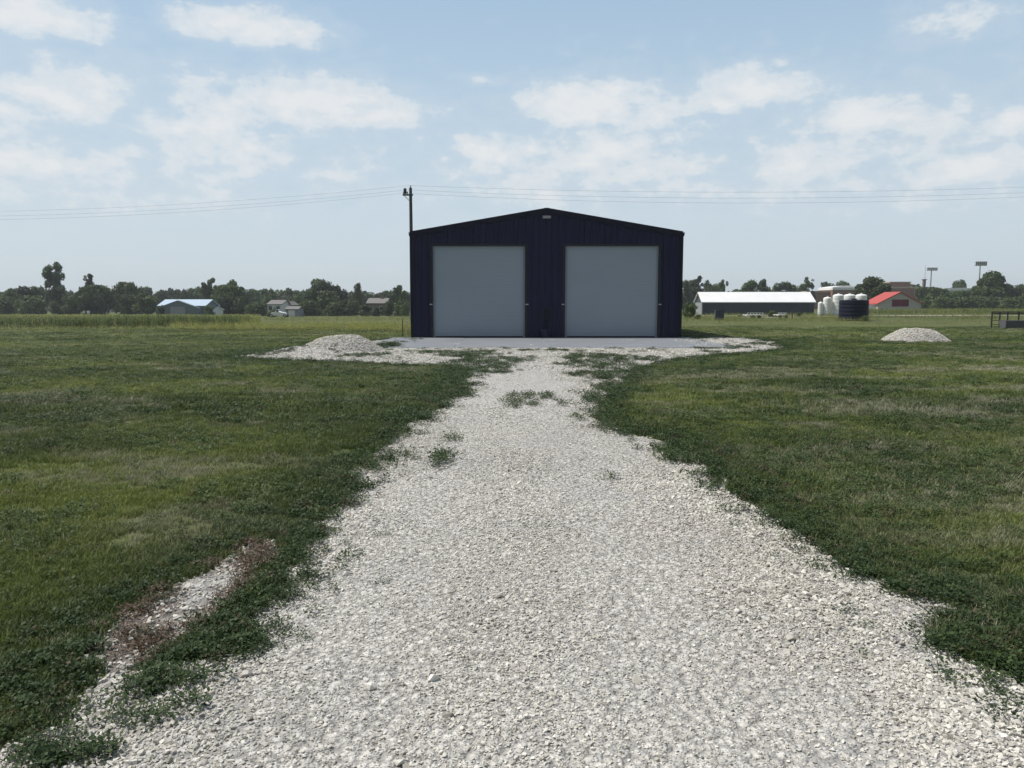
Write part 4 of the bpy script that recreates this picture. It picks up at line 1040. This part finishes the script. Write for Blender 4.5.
# dirt road on the right
def strip(name, pts_, w, mat, lift):
    V = []; Fa = []
    for i, (x, y) in enumerate(pts_):
        for s in (-1, 1): V.append((x, y+s*w/2, float(terrain(x, y+s*w/2))+lift))
    for i in range(len(pts_)-1): Fa.append((2*i, 2*i+2, 2*i+3, 2*i+1))
    return tag(link(name, np_mesh(name, V, Fa, mat)), kind='structure')
strip('dirt_road', [(28+2*k, 98+.02*k) for k in range(70)], 7, M['road'], .05)
strip('gravel_yard', [(21+2*k, 118) for k in range(12)], 12, M['road'], .05)

# ------------------------------------------------------------------ crops & field weeds
def cornplant(seed, n=9, h=1.0, L=.32, w=.028):
    r = np.random.default_rng(seed); V = []; Fa = []
    for s in range(2):
        ox, oy = r.uniform(-.12, .12, 2); hs = h*r.uniform(.75, 1.1)
        o = len(V); V += [(ox-.012,oy,0),(ox+.012,oy,0),(ox+.006,oy,hs),(ox-.006,oy,hs)]; Fa.append((o,o+1,o+2,o+3))
        for i in range(n):
            z = hs*(.15+.85*i/n); a = r.uniform(0, 6.28); l = L*r.uniform(.7, 1.2)*(1-.4*i/n); dx, dy = math.cos(a), math.sin(a); sx, sy = -dy*w, dx*w; o = len(V)
            V += [(ox-sx*.6,oy-sy*.6,z),(ox+sx*.6,oy+sy*.6,z),(ox+dx*l*.5+sx,oy+dy*l*.5+sy,z+l*.35),(ox+dx*l*.5-sx,oy+dy*l*.5-sy,z+l*.35),(ox+dx*l+sx*.1,oy+dy*l+sy*.1,z+l*.1),(ox+dx*l-sx*.1,oy+dy*l-sy*.1,z+l*.1)]
            Fa += [(o,o+1,o+2,o+3),(o+3,o+2,o+4,o+5)]
    return np.array(V), np.array(Fa)
def fieldweed(seed, n=46, h=1.0, rad=.28, L=.10):
    return leafweed(seed, n, h, rad, L)
def dist_field(name, label, cat, spec, fn, mat, kw=None):
    A = []
    for (px0, px1, y0, y1, dens, s0, s1, t0, t1, dr) in spec:
        n = int(dens*(y1-y0)*((px1-px0)/F*(y0+y1)/2)); y = RNG.uniform(y0, y1, n); a = RNG.uniform((px0-512)/F, (px1-512)/F, n); x = a*y
        kp = RNG.random(n) < .35+.65*sstep(.35, .5, fbm(x*.25, y*.25, 3)); x, y = x[kp], y[kp]; n = len(x)
        s = RNG.uniform(s0, s1, n)*(.8+.4*fbm(x*.2+9, y*.2, 3)); A.append((x, y, s, np.clip(RNG.uniform(t0, t1, n)+(fbm(x*.15+2, y*.3, 3)-.5)*.8, 0, 1), (RNG.random(n) < dr)*RNG.random(n)))
    x, y, s, tn, dr = [np.concatenate(c) for c in zip(*A)]; n = len(x)
    o = scatter(name, kinds(fn, mat, 5, name+'_kind', **(kw or {})), np.stack([x, y, terrain(x, y)], 1), np.stack([np.zeros(n), np.zeros(n), RNG.uniform(0, 6.28, n)], 1),
        np.stack([s*1.0, s*1.0, s], 1), tn, dr)
    print(name, n); tag(o, label, cat, kind='stuff')
dist_field('crop_rows', 'green row crop filling the field before the left treeline', 'crop',
   [(-60, 240, 51, 57, 11, .55, .74, -.2, .35, .03), (-60, 250, 57, 75, 5, .55, .7, .1, .6, .1), (-60, 262, 75, 150, 1.6, .6, .75, .3, .7, .2), (860, 1060, 104, 160, 1.6, .5, .8, .1, .45, .1)], cornplant, M['crop'])
dist_field('field_weeds', 'yellow-green tall weeds bordering the mown lawn', 'weeds',
   [(-60, 240, 46, 51, 7, .15, .32, .5, 1, .3), (170, 262, 46, 60, 9, .4, .62, .3, .9, .1), (236, 412, 44.5, 55, 10, .3, .52, .5, 1., .1), (262, 412, 58, 75, 1.2, .15, .3, .6, 1, .3),(262, 412, 90, 140, .8, .3, .8, .2, .6, .2),
    (682, 870, 66, 90, 3.0, .25, .5, .1, .6, .15), (682, 1060, 56, 72, 2.6, .16, .3, .1, .6, .2), (800, 1060, 72, 96, 2.0, .3, .55, .1, .5, .2), (682, 830, 90, 132, 1.2, .3, .7, .2, .6, .2), (405,412,35,44,6,.3,.5,.2,.5,.6)], fieldweed, M['crop'])

# ------------------------------------------------------------------ light
SUN_AZ = -78.0; SUN_EL = 60.0   # azimuth from +Y, negative = left
sd_ = bpy.data.lights.new('sun', 'SUN'); sun = bpy.data.objects.new('sun', sd_); COL.objects.link(sun)
sd_.energy = 3.5; sd_.angle = R(.5); sd_.color = (1, .95, .87)
dv = Vector((math.sin(R(SUN_AZ))*math.cos(R(SUN_EL)), math.cos(R(SUN_AZ))*math.cos(R(SUN_EL)), math.sin(R(SUN_EL))))
sun.rotation_euler = dv.to_track_quat('Z', 'Y').to_euler(); sun.location = (-20, 5, 40)

wd = bpy.data.worlds.new('World'); scene.world = wd; wd.use_nodes = True
t = NT(wd.node_tree)
sky = t.n('ShaderNodeTexSky', sky_type='NISHITA', sun_disc=False, sun_elevation=R(SUN_EL), sun_rotation=R(SUN_AZ), altitude=300, air_density=1.0, dust_density=2.2, ozone_density=1.6)
dirv = t.n('ShaderNodeTexCoord').outputs['Generated']
sx = t.n('ShaderNodeSeparateXYZ', {0: dirv})
az = t.math('ARCTAN2', sx.outputs[0], sx.outputs[1]); el = t.math('ARCSINE', sx.outputs[2])
# cloud coordinates (az, el) warped by noise
stretch = t.n('ShaderNodeVectorMath', {0: dirv, 1: (1, 1, 1.9)}, operation='MULTIPLY').outputs[0]
w1 = t.noise(9, 7, .6, stretch); w2 = t.noise(30, 7, .62, stretch)
wn = t.math('ADD', t.math('MULTIPLY', t.math('SUBTRACT', w1, .5), 1.5), t.math('MULTIPLY', t.math('SUBTRACT', w2, .5), 1.5))
# (px, py, rx, ry, strength)
CL = [(60,170,120,40,.35),(250,150,150,45,.35),(600,165,160,50,.4),(860,150,150,40,.35),(40,18,58,20,1),(10,15,40,18,1),(258,32,66,21,.95),(60,95,70,30,.75),(20,115,60,30,.6),(35,160,50,22,.6),(225,110,60,30,.7),(300,102,95,32,.85),(385,115,50,22,.7),(170,130,70,22,.5),(240,175,40,12,.45),(330,175,60,14,.35),
      (590,106,70,26,.9),(660,115,50,18,.6),(500,150,55,22,.75),(600,150,62,24,.75),(690,165,60,20,.5),(757,92,64,23,.95),(720,105,50,14,.7),(880,118,78,20,.95),(930,128,60,15,.7),(1015,120,36,18,.8),(800,165,50,28,.7),(850,185,60,18,.4),
      (985,165,50,16,.85),(950,178,50,10,.5),(950,25,42,16,.5),(935,18,30,12,.4),(480,80,22,6,.4),(120,200,140,16,.3),(560,195,200,18,.3),(900,205,140,14,.25)]
dens = None
for (px, py, rx, ry, k) in CL:
    dx, dy, dz = ray(px, py); l = math.sqrt(dx*dx+dy*dy+dz*dz); a0 = math.atan2(dx, dy); e0 = math.asin(dz/l)
    ex = t.math('DIVIDE', t.math('SUBTRACT', az, a0), rx/F); ey = t.math('DIVIDE', t.math('SUBTRACT', el, e0), ry/F)
    ey = t.math('MAXIMUM', ey, t.math('MULTIPLY', ey, -1.35))       # flatter base
    q = t.math('SQRT', t.math('ADD', t.math('MULTIPLY', ex, ex), t.math('MULTIPLY', ey, ey)))
    b = t.math('MULTIPLY', t.math('SUBTRACT', 1.15, q), k)
    dens = b if dens is None else t.math('SMOOTH_MAX', dens, b, .12)
# clouds elsewhere (behind and above the camera)
gen = t.math('MULTIPLY', t.math('SUBTRACT', t.noise(2.6, 5, .6, stretch), .50), 3.0)
away = t.math('MAXIMUM', t.ramp(t.math('ABSOLUTE', az), .66, .85), t.ramp(el, .44, .6))
dens = t.math('MAXIMUM', dens, t.math('SUBTRACT', t.math('MULTIPLY', gen, away), t.math('MULTIPLY', t.math('SUBTRACT', 1.0, away), 3.0)))
cov = t.math('ADD', dens, t.math('MULTIPLY', wn, 1.0))
cm = t.math('ADD', t.math('MULTIPLY', t.ramp(cov, -.35, .8), .45), t.math('MULTIPLY', t.ramp(cov, .12, .36), .38), clamp=True)
thick = t.math('ADD', t.ramp(cov, .1, .9), t.math('MULTIPLY', t.math('SUBTRACT', w2, .5), 1.4), clamp=True)
K = 1/.1
mc = t.mix(t.ramp(el, 0, .36), tuple(v*K for v in (.54, .605, .64)), tuple(v*K for v in (.34, .475, .605)))
fwd = t.ramp(sx.outputs[1], -.35, .35, .40, 1.0)            # paler and brighter towards the sunny side
mc = t.n('ShaderNodeVectorMath', {0: mc, 3: fwd}, operation='SCALE').outputs[0]
milk = t.ramp(el, .25, .9, .88, .25)
base = t.mix(milk, sky.outputs[0], mc)
cc = t.mix(thick, tuple(v*K for v in (.585, .625, .65)), tuple(v*K for v in (.68, .685, .685)))
cc = t.n('ShaderNodeVectorMath', {0: cc, 3: fwd}, operation='SCALE').outputs[0]
vis = t.math('MULTIPLY', cm, t.ramp(el, .0, .15, .2, 1.0))
fin = t.mix(vis, base, cc)
bg = t.n('ShaderNodeBackground', {'Color': fin, 'Strength': .1})
t.n('ShaderNodeOutputWorld', {'Surface': bg.outputs[0]})

# haze
HAZE = 0.00034
if HAZE:
    m, tt = newmat('haze'); v = tt.n('ShaderNodeVolumePrincipled', {'Color': (.82, .88, .95, 1), 'Density': HAZE, 'Anisotropy': .2})
    tt.n('ShaderNodeOutputMaterial', {'Volume': v.outputs[0]})
    tag(MB().box(-1420, 1420, -60, 1520, -8, 40).build('haze', m), 'faint pale summer haze over the fields', 'haze', kind='stuff')

vs_ = scene.view_settings; vs_.view_transform = 'Standard'; vs_.look = 'None'; vs_.exposure = 0.33; vs_.gamma = 1; vs_.use_curve_mapping = False
scene.render.engine = 'CYCLES'; scene.render.resolution_x = 1024; scene.render.resolution_y = 768
scene.cycles.max_bounces = 6; scene.cycles.diffuse_bounces = 3; scene.cycles.transparent_max_bounces = 6; scene.cycles.volume_bounces = 0
